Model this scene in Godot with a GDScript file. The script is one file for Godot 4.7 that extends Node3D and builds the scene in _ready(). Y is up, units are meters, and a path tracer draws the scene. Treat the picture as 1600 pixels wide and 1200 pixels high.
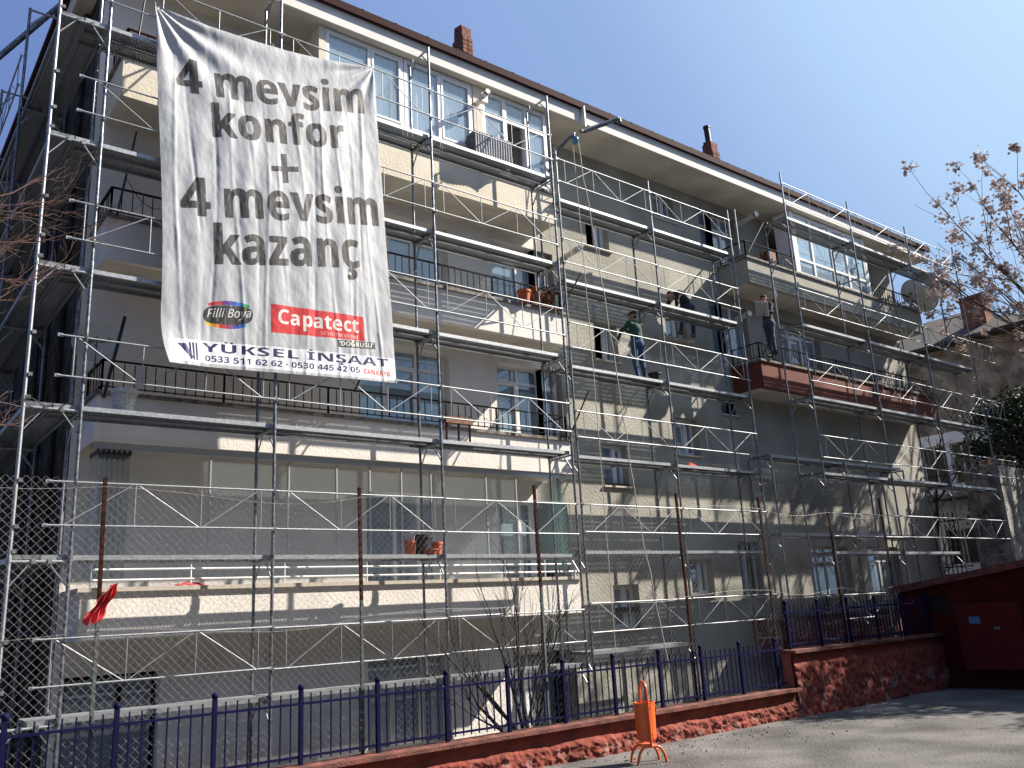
extends Node3D

# ---------------------------------------------------------------- mesh builder
class MB:
	var v := PackedVector3Array()
	var n := PackedVector3Array()
	var t := PackedVector2Array()
	var c := PackedColorArray()
	var ix := PackedInt32Array()
	var col := Color.WHITE

	func put(p: Vector3, nn: Vector3, uv := Vector2.ZERO) -> int:
		v.append(p); n.append(nn); t.append(uv); c.append(col)
		return v.size() - 1

	# corners anticlockwise as seen from the front
	func quad(a: Vector3, b: Vector3, cc: Vector3, d: Vector3, su := 1.0, sv := 1.0) -> void:
		var nn := (b - a).cross(cc - a).normalized()
		var i := put(a, nn, Vector2(0, sv)); put(b, nn, Vector2(su, sv)); put(cc, nn, Vector2(su, 0)); put(d, nn, Vector2(0, 0))
		ix.append_array([i, i + 2, i + 1, i, i + 3, i + 2])

	func tri(a: Vector3, b: Vector3, cc: Vector3) -> void:
		var nn := (b - a).cross(cc - a).normalized()
		var i := put(a, nn); put(b, nn, Vector2(1, 0)); put(cc, nn, Vector2(1, 1))
		ix.append_array([i, i + 2, i + 1])

	func obox(o: Transform3D, s: Vector3) -> void:
		var h := s * 0.5
		var p := []
		for k in 8:
			p.append(o * Vector3(h.x if k & 1 else -h.x, h.y if k & 2 else -h.y, h.z if k & 4 else -h.z))
		quad(p[4], p[5], p[7], p[6]); quad(p[1], p[0], p[2], p[3])
		quad(p[5], p[1], p[3], p[7]); quad(p[0], p[4], p[6], p[2])
		quad(p[6], p[7], p[3], p[2]); quad(p[0], p[1], p[5], p[4])

	func box(x0: float, x1: float, y0: float, y1: float, z0: float, z1: float) -> void:
		obox(Transform3D(Basis(), Vector3(x0 + x1, y0 + y1, z0 + z1) * 0.5), Vector3(x1 - x0, y1 - y0, z1 - z0))

	func frame_of(d: Vector3) -> Basis:
		var up := Vector3.UP if absf(d.y) < 0.9 else Vector3.RIGHT
		var a := up.cross(d).normalized()
		return Basis(a, d.cross(a).normalized(), d)

	# a straight bar of rectangular section
	func bar(p: Vector3, q: Vector3, w: float, h: float) -> void:
		var d := (q - p).normalized()
		obox(Transform3D(frame_of(d), (p + q) * 0.5), Vector3(w, h, p.distance_to(q)))

	func tube(path: Array, radii: Array, k := 8, caps := true) -> void:
		var m := path.size()
		var b := Basis()
		var first := v.size()
		for i in m:
			var d: Vector3 = (path[mini(i + 1, m - 1)] - path[maxi(i - 1, 0)]).normalized()
			if i == 0:
				b = frame_of(d)
			else:
				var a := (b.x - d * b.x.dot(d)).normalized()
				b = Basis(a, d.cross(a), d)
			var r: float = radii[mini(i, radii.size() - 1)]
			for j in k:
				var an := TAU * j / k
				var nn := b.x * cos(an) + b.y * sin(an)
				put(path[i] + nn * r, nn, Vector2(float(j) / k, i))
		for i in m - 1:
			for j in k:
				var a := first + i * k + j
				var e := first + i * k + (j + 1) % k
				ix.append_array([a, a + k, e, e, a + k, e + k])
		if caps:
			for s in [0, m - 1]:
				var d: Vector3 = (path[1] - path[0]).normalized() * -1.0 if s == 0 else (path[m - 1] - path[m - 2]).normalized()
				var i0 := v.size()
				for j in k:
					put(v[first + s * k + j], d)
				for j in range(1, k - 1):
					if s == 0:
						ix.append_array([i0, i0 + j, i0 + j + 1])
					else:
						ix.append_array([i0, i0 + j + 1, i0 + j])

	func rod(p: Vector3, q: Vector3, r: float, k := 8) -> void:
		tube([p, q], [r], k)

	func ball(o: Vector3, r: Vector3, b := Basis(), rings := 8, segs := 12) -> void:
		var first := v.size()
		for i in rings + 1:
			var th := PI * i / rings
			for j in segs + 1:
				var ph := TAU * j / segs
				var u := Vector3(sin(th) * cos(ph), cos(th), sin(th) * sin(ph))
				put(o + b * (u * r), (b * (u / r)).normalized(), Vector2(float(j) / segs, float(i) / rings))
		for i in rings:
			for j in segs:
				var a := first + i * (segs + 1) + j
				ix.append_array([a, a + segs + 1, a + 1, a + 1, a + segs + 1, a + segs + 2])

	# surface of revolution about y: profile of (radius, height), outside on the right when going up
	func lathe(o: Vector3, prof: Array, k := 20) -> void:
		for i in prof.size() - 1:
			var p: Vector2 = prof[i]
			var q: Vector2 = prof[i + 1]
			var e := q - p
			var nn := Vector2(e.y, -e.x).normalized()
			var first := v.size()
			for j in k + 1:
				var an := TAU * j / k
				var d := Vector3(cos(an), 0, sin(an))
				var no := d * nn.x + Vector3.UP * nn.y
				put(o + d * p.x + Vector3.UP * p.y, no, Vector2(float(j) / k, p.y))
				put(o + d * q.x + Vector3.UP * q.y, no, Vector2(float(j) / k, q.y))
			for j in k:
				var a := first + j * 2
				ix.append_array([a, a + 2, a + 1, a + 1, a + 2, a + 3])

	# a grid of points given row by row
	func sheet(rows: Array, uvs := true) -> void:
		var h := rows.size()
		var w: int = rows[0].size()
		var first := v.size()
		for i in h:
			for j in w:
				var dx: Vector3 = rows[i][mini(j + 1, w - 1)] - rows[i][maxi(j - 1, 0)]
				var dy: Vector3 = rows[mini(i + 1, h - 1)][j] - rows[maxi(i - 1, 0)][j]
				put(rows[i][j], dx.cross(-dy).normalized(), Vector2(float(j) / (w - 1), float(i) / (h - 1)))
		for i in h - 1:
			for j in w - 1:
				var a := first + i * w + j
				ix.append_array([a, a + 1, a + w, a + 1, a + w + 1, a + w])

	func mesh() -> ArrayMesh:
		var a := []
		a.resize(Mesh.ARRAY_MAX)
		a[Mesh.ARRAY_VERTEX] = v; a[Mesh.ARRAY_NORMAL] = n; a[Mesh.ARRAY_TEX_UV] = t; a[Mesh.ARRAY_COLOR] = c; a[Mesh.ARRAY_INDEX] = ix
		var m := ArrayMesh.new()
		m.add_surface_from_arrays(Mesh.PRIMITIVE_TRIANGLES, a)
		return m

# ---------------------------------------------------------------- naming
var count := {}
var rng := RandomNumberGenerator.new()
var mt := {}

func numbered(parent: Node, called: String) -> String:
	var key := str(parent.get_instance_id()) + called
	count[key] = count.get(key, -1) + 1
	return called if count[key] == 0 else "%s_%03d" % [called, count[key]]

func tag(o: Node, label: String, category: String, group := "") -> Node:
	o.set_meta("label", label)
	o.set_meta("category", category)
	if group: o.set_meta("group", group)
	return o

func obj(called: String, shape: Variant, m: Material, parent: Node = self, kind := "") -> MeshInstance3D:
	var o := MeshInstance3D.new()
	o.name = numbered(parent, called)
	o.mesh = shape.mesh() if shape is MB else shape
	o.material_override = m
	if kind: o.set_meta("kind", kind)
	parent.add_child(o, true)
	return o

func thing(called: String, label: String, category: String, at := Vector3.ZERO, group := "", turn := 0.0) -> Node3D:
	var o := Node3D.new()
	o.name = numbered(self, called)
	add_child(o, true)
	o.position = at
	o.rotation.y = turn
	tag(o, label, category, group)
	return o

func dup(src: Node3D, at: Vector3, label: String, turn := 0.0) -> Node3D:
	var o: Node3D = src.duplicate()
	o.name = numbered(self, String(src.name).rstrip("0123456789").trim_suffix("_"))
	add_child(o, true)
	o.position = at
	o.rotation.y = turn
	o.set_meta("label", label)
	return o

# ---------------------------------------------------------------- materials
func lin(r: float, g: float, b: float, a := 1.0) -> Color:
	var k := Color(r, g, b).linear_to_srgb()
	k.a = a
	return k

func ntex(freq: float, lo: float, hi: float, sd: int, oct := 4, size := 512, warp := 0.0) -> NoiseTexture2D:
	var f := FastNoiseLite.new()
	f.seed = sd
	f.frequency = freq
	f.noise_type = FastNoiseLite.TYPE_SIMPLEX_SMOOTH
	f.fractal_octaves = oct
	if warp > 0.0:
		f.domain_warp_enabled = true
		f.domain_warp_amplitude = warp
	var x := NoiseTexture2D.new()
	x.width = size; x.height = size; x.seamless = true; x.noise = f
	var g := Gradient.new()
	g.set_color(0, Color(lo, lo, lo)); g.set_color(1, Color(hi, hi, hi))
	x.color_ramp = g
	return x

func nnorm(freq: float, sd: int, bump: float, oct := 4) -> NoiseTexture2D:
	var x := ntex(freq, 0, 1, sd, oct)
	x.color_ramp = null
	x.as_normal_map = true
	x.bump_strength = bump
	return x

func mat(called: String, c: Color, rough := 0.9, metal := 0.0, tex: Texture2D = null, ts := 1.0, nrm: Texture2D = null, ns := 1.0, nsc := 1.0, det: Texture2D = null, ds := 1.0) -> StandardMaterial3D:
	var m := StandardMaterial3D.new()
	m.resource_name = called
	m.albedo_color = c
	m.roughness = rough
	m.metallic = metal
	if tex or nrm:
		m.uv1_triplanar = true
		m.uv1_world_triplanar = true
		m.uv1_scale = Vector3.ONE * ts
	if tex:
		m.albedo_texture = tex
	if nrm:
		m.normal_enabled = true
		m.normal_texture = nrm
		m.normal_scale = nsc
	if det:
		m.detail_enabled = true
		m.detail_albedo = det
		m.detail_blend_mode = BaseMaterial3D.BLEND_MODE_MUL
		m.detail_uv_layer = BaseMaterial3D.DETAIL_UV_2
		m.uv2_triplanar = true
		m.uv2_world_triplanar = true
		m.uv2_scale = Vector3.ONE * ds
	mt[called] = m
	return m

func materials() -> void:
	var blotch := ntex(0.006, 0.80, 1.0, 3, 5, 512, 20.0)
	var blotch2 := ntex(0.012, 0.92, 1.0, 9, 5)
	var fine := ntex(0.12, 0.92, 1.0, 5, 3)
	var strong := ntex(0.02, 0.45, 1.0, 12, 6, 512, 30.0)
	var grain := nnorm(0.15, 21, 3.0, 3)
	var lump := nnorm(0.03, 22, 6.0, 5)
	mat("render", lin(0.42, 0.41, 0.355), 0.95, 0, blotch, 0.16, grain, 0.9, 0.22, fine, 1.5)
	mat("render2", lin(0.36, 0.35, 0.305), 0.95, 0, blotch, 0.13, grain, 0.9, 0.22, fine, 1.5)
	mat("paint", lin(0.80, 0.755, 0.70), 0.9, 0, blotch2, 0.2, grain, 1.0, 0.15, fine, 1.3)
	mat("paint_wall", lin(0.80, 0.77, 0.72), 0.9, 0, blotch2, 0.15, grain, 1.0, 0.15, fine, 1.3)
	mat("paint_cream", lin(0.70, 0.64, 0.53), 0.9, 0, blotch2, 0.2, grain, 1.0, 0.15, fine, 1.3)
	mat("soffit", lin(0.66, 0.61, 0.51), 0.92, 0, blotch, 0.18)
	mat("eave_white", lin(0.74, 0.72, 0.68), 0.85, 0, blotch2, 0.25, null, 1, 1, fine, 2.0)
	mat("coping", lin(0.33, 0.29, 0.25), 0.9, 0, strong, 0.5)
	mat("stone_sill", lin(0.5, 0.45, 0.38), 0.85, 0, blotch2, 0.6)
	mat("brick_paint", lin(0.17, 0.045, 0.028), 0.9, 0, blotch, 0.25, grain, 1.0, 0.2, fine, 1.6)
	mat("brick", lin(0.36, 0.15, 0.10), 0.95, 0, strong, 0.9, grain, 0.8, 0.6)
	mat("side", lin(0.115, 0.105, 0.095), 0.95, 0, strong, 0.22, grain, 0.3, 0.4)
	mat("dark_room", lin(0.035, 0.033, 0.03), 0.95)
	mat("roof", lin(0.05, 0.022, 0.022), 0.85, 0.0, blotch2, 0.4)
	mat("gutter", lin(0.04, 0.017, 0.018), 0.7, 0.0, blotch2, 0.6)
	mat("pvc", lin(0.78, 0.78, 0.77), 0.35, 0, fine, 0.7)
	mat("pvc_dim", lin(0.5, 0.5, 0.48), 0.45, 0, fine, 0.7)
	mat("aluminium", lin(0.5, 0.53, 0.56), 0.4, 0.6)
	mat("black", lin(0.012, 0.012, 0.014), 0.5)
	mat("iron", lin(0.03, 0.022, 0.018), 0.55, 0.0, strong, 1.0)
	mat("galv_post", lin(0.34, 0.365, 0.395), 0.42, 0.75, strong, 1.2)
	mat("galv", lin(0.42, 0.445, 0.47), 0.5, 0.6, ntex(0.02, 0.78, 1.0, 41, 5), 1.2, null, 1, 1, fine, 2.0)
	mat("galv_dull", lin(0.30, 0.32, 0.34), 0.55, 0.55, strong, 0.8)
	mat("rust", lin(0.085, 0.033, 0.022), 0.85, 0.1, strong, 1.2, grain, 1.0, 0.6)
	mat("old_green", lin(0.12, 0.17, 0.15), 0.7, 0.1, strong, 2.0)
	mat("blue", lin(0.009, 0.009, 0.042), 0.5, 0, blotch2, 0.8)
	mat("wire", lin(0.33, 0.32, 0.31), 0.5, 0.4)
	mat("red_wall", Color.WHITE, 0.92, 0, blotch, 0.5, lump, 0.7, 0.9, fine, 1.5)
	mt.red_wall.vertex_color_use_as_albedo = true
	mat("red_coping", lin(0.24, 0.075, 0.055), 0.85, 0, strong, 0.35, grain, 0.5, 0.5)
	mat("red_kiosk_shaded", lin(0.085, 0.014, 0.013), 0.85, 0, blotch, 0.3, grain, 0.3, 0.4)  # base colour lowered so it carries the shade lying on the kiosk
	mat("red_metal", lin(0.10, 0.018, 0.016), 0.7, 0, blotch2, 0.4)
	mat("concrete", lin(0.42, 0.40, 0.37), 0.95, 0, strong, 0.18, grain, 0.3, 0.6, fine, 1.0)
	mat("asphalt", lin(0.37, 0.355, 0.345), 0.93, 0, ntex(0.005, 0.62, 1.0, 33, 6, 1024, 30.0), 0.10, nnorm(0.3, 34, 5.0, 2), 1.3, 0.2, ntex(0.35, 0.5, 1.0, 35, 2), 0.7)
	mat("soil", lin(0.16, 0.15, 0.13), 1.0, 0, strong, 0.3, lump, 0.3, 1.0)
	mat("yellow", lin(0.5, 0.3, 0.03), 0.9, 0, strong, 0.8)
	mat("orange", lin(0.72, 0.12, 0.018), 0.32, 0, blotch2, 1.5)
	mt.orange.clearcoat_enabled = true
	mt.orange.clearcoat = 0.4
	mat("bark", lin(0.13, 0.105, 0.085), 0.95, 0, strong, 2.0)
	mat("bark_dark", lin(0.06, 0.05, 0.042), 0.95, 0, strong, 2.0)
	mat("twig_red", lin(0.16, 0.085, 0.07), 0.9, 0, strong, 2.0)
	mat("leaf_dry", Color.WHITE, 0.85)
	mat("leaf_green", Color.WHITE, 0.7)
	for k in ["leaf_dry", "leaf_green"]:
		mt[k].vertex_color_use_as_albedo = true
		mt[k].backlight_enabled = true
		mt[k].backlight = lin(0.05, 0.045, 0.02)
	mt.leaf_dry.backlight = lin(0.22, 0.18, 0.15)
	mat("plastic_white", lin(0.72, 0.71, 0.68), 0.5, 0, ntex(0.02, 0.5, 1.0, 51, 6, 512, 40.0), 2.2)
	mat("terracotta", lin(0.48, 0.11, 0.045), 0.75, 0, blotch2, 2.0)
	mat("cloth_red", lin(0.62, 0.06, 0.06), 0.8, 0, blotch2, 2.0)
	mt.cloth_red.backlight_enabled = true
	mt.cloth_red.backlight = lin(0.35, 0.02, 0.02)
	mat("wood", lin(0.34, 0.15, 0.075), 0.8, 0, strong, 1.5)
	mat("dish", lin(0.62, 0.61, 0.55), 0.5, 0, blotch2, 1.0)
	mat("flue", lin(0.66, 0.63, 0.56), 0.4, 0.1, blotch2, 1.0)
	mat("rope", lin(0.40, 0.37, 0.31), 0.9)
	mat("curtain", lin(0.62, 0.66, 0.70), 0.9)
	mt.curtain.backlight_enabled = true
	mt.curtain.backlight = lin(0.25, 0.26, 0.28)
	mat("pulley_blue", lin(0.05, 0.17, 0.33), 0.5)
	mat("skin_cloth", Color.WHITE, 0.85, 0, null, 1, grain, 2.0, 0.6)
	mt.skin_cloth.vertex_color_use_as_albedo = true
	mat("house_white", lin(0.80, 0.82, 0.86), 0.9, 0, blotch, 0.12)
	mat("house_beige", lin(0.42, 0.36, 0.29), 0.95, 0, strong, 0.12)
	mat("house_roof", lin(0.08, 0.065, 0.06), 0.9, 0, strong, 0.5)
	mat("paper_sign", lin(0.45, 0.62, 0.58), 0.7)
	mat("ac_cover", lin(0.75, 0.75, 0.76), 0.7, 0, ntex(0.05, 0.35, 1.0, 77, 4), 0.9)
	mat("ac_side", lin(0.05, 0.05, 0.055), 0.7)
	var g := StandardMaterial3D.new()
	g.resource_name = "glass"
	g.transparency = BaseMaterial3D.TRANSPARENCY_ALPHA
	g.albedo_color = Color(0.75, 0.85, 0.92, 0.10)
	g.roughness = 0.03
	g.metallic = 0.18
	g.metallic_specular = 0.75
	mt.glass = g
	var g2: StandardMaterial3D = g.duplicate()
	g2.resource_name = "glass_green"
	g2.albedo_color = Color(0.5, 0.62, 0.62, 0.13)
	g2.metallic_specular = 0.5
	g2.metallic = 0.05
	mt.glass_green = g2
	var g4: StandardMaterial3D = g.duplicate()
	g4.resource_name = "glass_reflect_boost"
	g4.metallic = 0.45  # metallic raised to strengthen the sky reflection in the top right panes
	mt.glass_reflect_boost = g4
	var g3: StandardMaterial3D = g.duplicate()
	g3.resource_name = "glass_clear"
	g3.albedo_color = Color(0.8, 0.86, 0.88, 0.05)
	g3.metallic = 0.0
	g3.metallic_specular = 0.32
	mt.glass_clear = g3
	for k in ["gutter", "roof", "blue", "red_kiosk_shaded", "red_metal", "asphalt", "side", "iron", "rust"]:
		mt[k].metallic_specular = 0.15
	# perforated steel deck: rows of slots punched through
	var im := Image.create(256, 128, false, Image.FORMAT_RGBA8)
	im.fill(Color(1, 1, 1, 1))
	for r in 6:
		for k in 8:
			var cx := 16.0 + k * 32.0 + (16.0 if r % 2 else 0.0)
			var cy := 10.0 + r * 21.5
			for yy in range(-3, 4):
				for xx in range(-6, 7):
					if pow(xx / 6.0, 2) + pow(yy / 3.0, 2) <= 1.0:
						im.set_pixel(posmod(int(cx) + xx, 256), clampi(int(cy) + yy, 0, 127), Color(1, 1, 1, 0))
	var dk := StandardMaterial3D.new()
	dk.resource_name = "perforated_steel"
	dk.albedo_texture = ImageTexture.create_from_image(im)
	dk.albedo_color = lin(0.24, 0.255, 0.27)
	dk.metallic = 0.4
	dk.roughness = 0.65
	dk.transparency = BaseMaterial3D.TRANSPARENCY_ALPHA_SCISSOR
	dk.alpha_scissor_threshold = 0.5
	mt.deck = dk

# ---------------------------------------------------------------- sky, sun, camera
func sky_image() -> Image:
	var w := 512
	var h := 256
	var im := Image.create(w, h, false, Image.FORMAT_RGBF)
	var s := Vector3(2.2, 2.0, 1.0).normalized()
	for y in h:
		var el := PI * 0.5 - PI * (y + 0.5) / h
		for x in w:
			var th := TAU * (x + 0.5) / w
			var d := Vector3(sin(th) * cos(el), sin(el), -cos(th) * cos(el))
			var sa := rad_to_deg(acos(clampf(d.dot(s), -1, 1)))
			var c: Color
			if el >= 0.0:
				var i := 0
				while i < SKY.size() - 2 and sa > SKY[i + 1][0]: i += 1
				var u: float = smoothstep(0.0, 1.0, (sa - SKY[i][0]) / (SKY[i + 1][0] - SKY[i][0])) * 0.35 + 0.65 * (sa - SKY[i][0]) / (SKY[i + 1][0] - SKY[i][0])
				c = SKY[i][1].lerp(SKY[i + 1][1], u)
				c = c.lerp(Color(0.62, 0.74, 0.88), 0.35 * pow(1.0 - sin(el), 6.0))
			else:
				c = Color(0.16, 0.145, 0.125)
			c = Color(c.r / EXPOSURE, c.g / EXPOSURE, c.b / EXPOSURE)
			im.set_pixel(x, y, c)
	return im

const EXPOSURE := 2.5
# colour of the clear sky by angle from the sun
const SKY := [[0.0, Color(1.5, 1.5, 1.5)], [18.0, Color(0.85, 1.02, 1.2)], [39.0, Color(0.50, 0.715, 1.0)], [53.0, Color(0.295, 0.445, 0.775)], [81.0, Color(0.165, 0.262, 0.565)], [110.0, Color(0.115, 0.195, 0.45)], [180.0, Color(0.12, 0.20, 0.45)]]

func stage() -> void:
	var cam := Camera3D.new()
	cam.name = "camera"
	cam.fov = 47.64
	cam.near = 0.1
	cam.far = 1000.0
	cam.position = Vector3(-2.5398, 3.0038, 12.5583)
	cam.rotation = Vector3(0.2582, -0.6736, -0.0556)
	add_child(cam)
	cam.current = true
	var env := Environment.new()
	env.background_mode = Environment.BG_SKY
	var sm := PanoramaSkyMaterial.new()
	sm.panorama = ImageTexture.create_from_image(sky_image())
	var sk := Sky.new()
	sk.sky_material = sm
	env.sky = sk
	env.tonemap_mode = Environment.TONE_MAPPER_LINEAR
	env.tonemap_exposure = EXPOSURE
	env.sdfgi_enabled = true
	env.ssao_enabled = true
	env.ssil_enabled = true
	var we := WorldEnvironment.new()
	we.name = "world"
	we.environment = env
	add_child(we)
	var sun := DirectionalLight3D.new()
	sun.name = "sun"
	sun.light_energy = 1.6
	sun.light_angular_distance = 0.5
	sun.light_color = Color(1.0, 0.96, 0.905)
	sun.shadow_enabled = true
	add_child(sun)
	sun.look_at_from_position(Vector3(2.2, 2.0, 1.0) * 20.0, Vector3.ZERO)

# ---------------------------------------------------------------- the apartment building
const ZW := -2.05      # front wall
const ZF := -1.05      # balcony fronts
var house: Node3D

# a wall in the plane z, pierced by openings [x0, x1, y0, y1], with reveals running back by depth
func pierced(b: MB, x0: float, x1: float, y0: float, y1: float, z: float, holes: Array, depth: float) -> void:
	var xs := [x0, x1]
	var ys := [y0, y1]
	for h in holes:
		for k in 2:
			if not xs.has(h[k]): xs.append(h[k])
			if not ys.has(h[k + 2]): ys.append(h[k + 2])
	xs.sort(); ys.sort()
	for i in xs.size() - 1:
		for j in ys.size() - 1:
			var mx: float = (xs[i] + xs[i + 1]) * 0.5
			var my: float = (ys[j] + ys[j + 1]) * 0.5
			var inside := false
			for h in holes:
				if mx > h[0] and mx < h[1] and my > h[2] and my < h[3]: inside = true
			if not inside:
				b.quad(Vector3(xs[i], ys[j], z), Vector3(xs[i + 1], ys[j], z), Vector3(xs[i + 1], ys[j + 1], z), Vector3(xs[i], ys[j + 1], z))
	for h in holes:
		var a := Vector3(h[0], h[2], z); var c := Vector3(h[1], h[2], z); var d := Vector3(h[1], h[3], z); var e := Vector3(h[0], h[3], z)
		var k := Vector3(0, 0, -depth)
		b.quad(a + k, a, e, e + k); b.quad(c, c + k, d + k, d); b.quad(a + k, c + k, c, a); b.quad(e, d, d + k, e + k)

# a framed window: mullions at fractions of the width, a transom at a fraction of the height (0: none)
func window(parent: Node, x0: float, x1: float, y0: float, y1: float, z: float, cols: Array, transom: float, o := {}) -> void:
	var fw: float = o.get("fw", 0.055)
	var b := MB.new()
	b.box(x0, x0 + fw, y0, y1, z - 0.06, z); b.box(x1 - fw, x1, y0, y1, z - 0.06, z)
	b.box(x0 + fw, x1 - fw, y0, y0 + fw, z - 0.058, z - 0.002); b.box(x0 + fw, x1 - fw, y1 - fw, y1, z - 0.058, z - 0.002)
	var xs := [x0 + fw]
	for f in cols:
		var x: float = x0 + (x1 - x0) * f
		b.box(x - fw * 0.6, x + fw * 0.6, y0 + fw, y1 - fw, z - 0.055, z + 0.004)
		xs.append_array([x - fw * 0.6, x + fw * 0.6])
	xs.append(x1 - fw)
	var ys := [y0 + fw, y1 - fw]
	if transom > 0.0:
		var y := y0 + (y1 - y0) * transom
		for i in range(0, xs.size(), 2):
			b.box(xs[i], xs[i + 1], y - fw * 0.5, y + fw * 0.5, z - 0.05, z + 0.002)
		ys = [y0 + fw, y - fw * 0.5, y + fw * 0.5, y1 - fw]
	var sash: Array = o.get("sash", [])
	var w := obj("window", b, mt[o.get("mat", "pvc")], parent)
	var n := 0
	for j in range(0, ys.size(), 2):
		for i in range(0, xs.size(), 2):
			var p := MB.new()
			if o.get("open", -1) == n:
				n += 1
				continue
			if sash.has(n):
				var s := MB.new()
				var t := 0.045
				s.box(xs[i], xs[i] + t, ys[j], ys[j + 1], z - 0.03, z + 0.015); s.box(xs[i + 1] - t, xs[i + 1], ys[j], ys[j + 1], z - 0.03, z + 0.015)
				s.box(xs[i] + t, xs[i + 1] - t, ys[j], ys[j] + t, z - 0.029, z + 0.013); s.box(xs[i] + t, xs[i + 1] - t, ys[j + 1] - t, ys[j + 1], z - 0.029, z + 0.013)
				obj("sash", s, mt[o.get("mat", "pvc")], w)
			p.box(xs[i] - 0.005, xs[i + 1] + 0.005, ys[j] - 0.005, ys[j + 1] + 0.005, z - 0.036, z - 0.030)
			obj("pane", p, mt[o.get("glass", "glass")], w)
			n += 1
	if o.has("curtain"):
		for f in o.curtain:     # [from, to] as fractions of the width
			var rows := []
			for r in 2:
				var row := []
				for k in 61:
					var u: float = lerpf(f[0], f[1], k / 60.0)
					var x := x0 + fw + (x1 - x0 - 2 * fw) * u
					row.append(Vector3(x, y1 - 0.04 if r == 0 else y0 + 0.05, z - 0.16 + 0.028 * sin(u * (x1 - x0) * 38.0 + sin(u * 9.0) * 2.0)))
				rows.append(row)
			var cb := MB.new()
			cb.sheet(rows)
			obj("curtain", cb, mt.curtain, w)
	if o.get("sill", true):
		var s := MB.new()
		s.box(x0 - 0.06, x1 + 0.06, y0 - 0.045, y0 - 0.004, z - 0.01, z + 0.26 + o.get("lip", 0.0))
		obj("sill", s, mt.stone_sill, w)
	if o.get("bars", false):
		for k in 4:
			var s := MB.new()
			s.rod(Vector3(x0, y0 + (k + 0.5) * (y1 - y0) / 4, z + 0.08), Vector3(x1, y0 + (k + 0.5) * (y1 - y0) / 4, z + 0.08), 0.008, 6)
			obj("bar", s, mt.iron, w)

func railing(parent: Node, runs: Array, y0: float, y1: float, gap: float, m: Material, tilt := 0.0) -> void:
	var b := MB.new()
	for r in runs:
		var p: Vector3 = r[0]; var q: Vector3 = r[1]
		b.bar(p + Vector3.UP * y1, q + Vector3.UP * y1, 0.045, 0.022)
		b.bar(p + Vector3.UP * (y0 + 0.05), q + Vector3.UP * (y0 + 0.05), 0.03, 0.014)
		var k := maxi(1, int(round(p.distance_to(q) / 1.9)))
		for i in k + 1:
			var x: Vector3 = p.lerp(q, float(i) / k)
			b.bar(x + Vector3.UP * (y0 - 0.02), x + Vector3.UP * (y1 + 0.01), 0.03, 0.03)
	var ra := obj("railing", b, m, parent)
	var bar := BoxMesh.new()
	bar.size = Vector3(0.014, y1 - y0 - 0.06, 0.014)
	for r in runs:
		var p: Vector3 = r[0]; var q: Vector3 = r[1]
		var k := int(p.distance_to(q) / gap)
		for i in range(1, k):
			var o := obj("bar", bar, m, ra)
			o.position = p.lerp(q, float(i) / k) + Vector3.UP * (y0 + y1) * 0.5 + Vector3(rng.randf_range(-0.008, 0.008), 0, 0)

func balcony(x0: float, x1: float, yb: float, yt: float, m: Material, label: String, cop := "coping") -> MeshInstance3D:
	var b := MB.new()
	b.box(x0, x1, yb, yb + 0.15, ZW - 0.02, ZF - 0.121)           # slab
	b.box(x0, x1, yb, yt, ZF - 0.12, ZF)                        # front parapet
	b.box(x0, x0 + 0.12, yb + 0.15, yt, ZW + 0.002, ZF - 0.121); b.box(x1 - 0.12, x1, yb + 0.15, yt, ZW + 0.002, ZF - 0.121)
	var o := obj("balcony", b, m, house)
	o.set_meta("label", label)
	var s := MB.new()
	s.box(x0 - 0.002, x1 + 0.002, yb - 0.006, yb - 0.001, ZW - 0.01, ZF - 0.14)
	obj("soffit", s, mt.soffit, o)
	var c := MB.new()
	c.box(x0 - 0.05, x1 + 0.05, yt, yt + 0.06, ZF - 0.16, ZF + 0.05)
	c.box(x0 - 0.05, x0 + 0.16, yt, yt + 0.06, ZW + 0.004, ZF - 0.161); c.box(x1 - 0.16, x1 + 0.05, yt, yt + 0.06, ZW + 0.004, ZF - 0.161)
	obj("coping", c, mt[cop], o)
	return o

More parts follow.
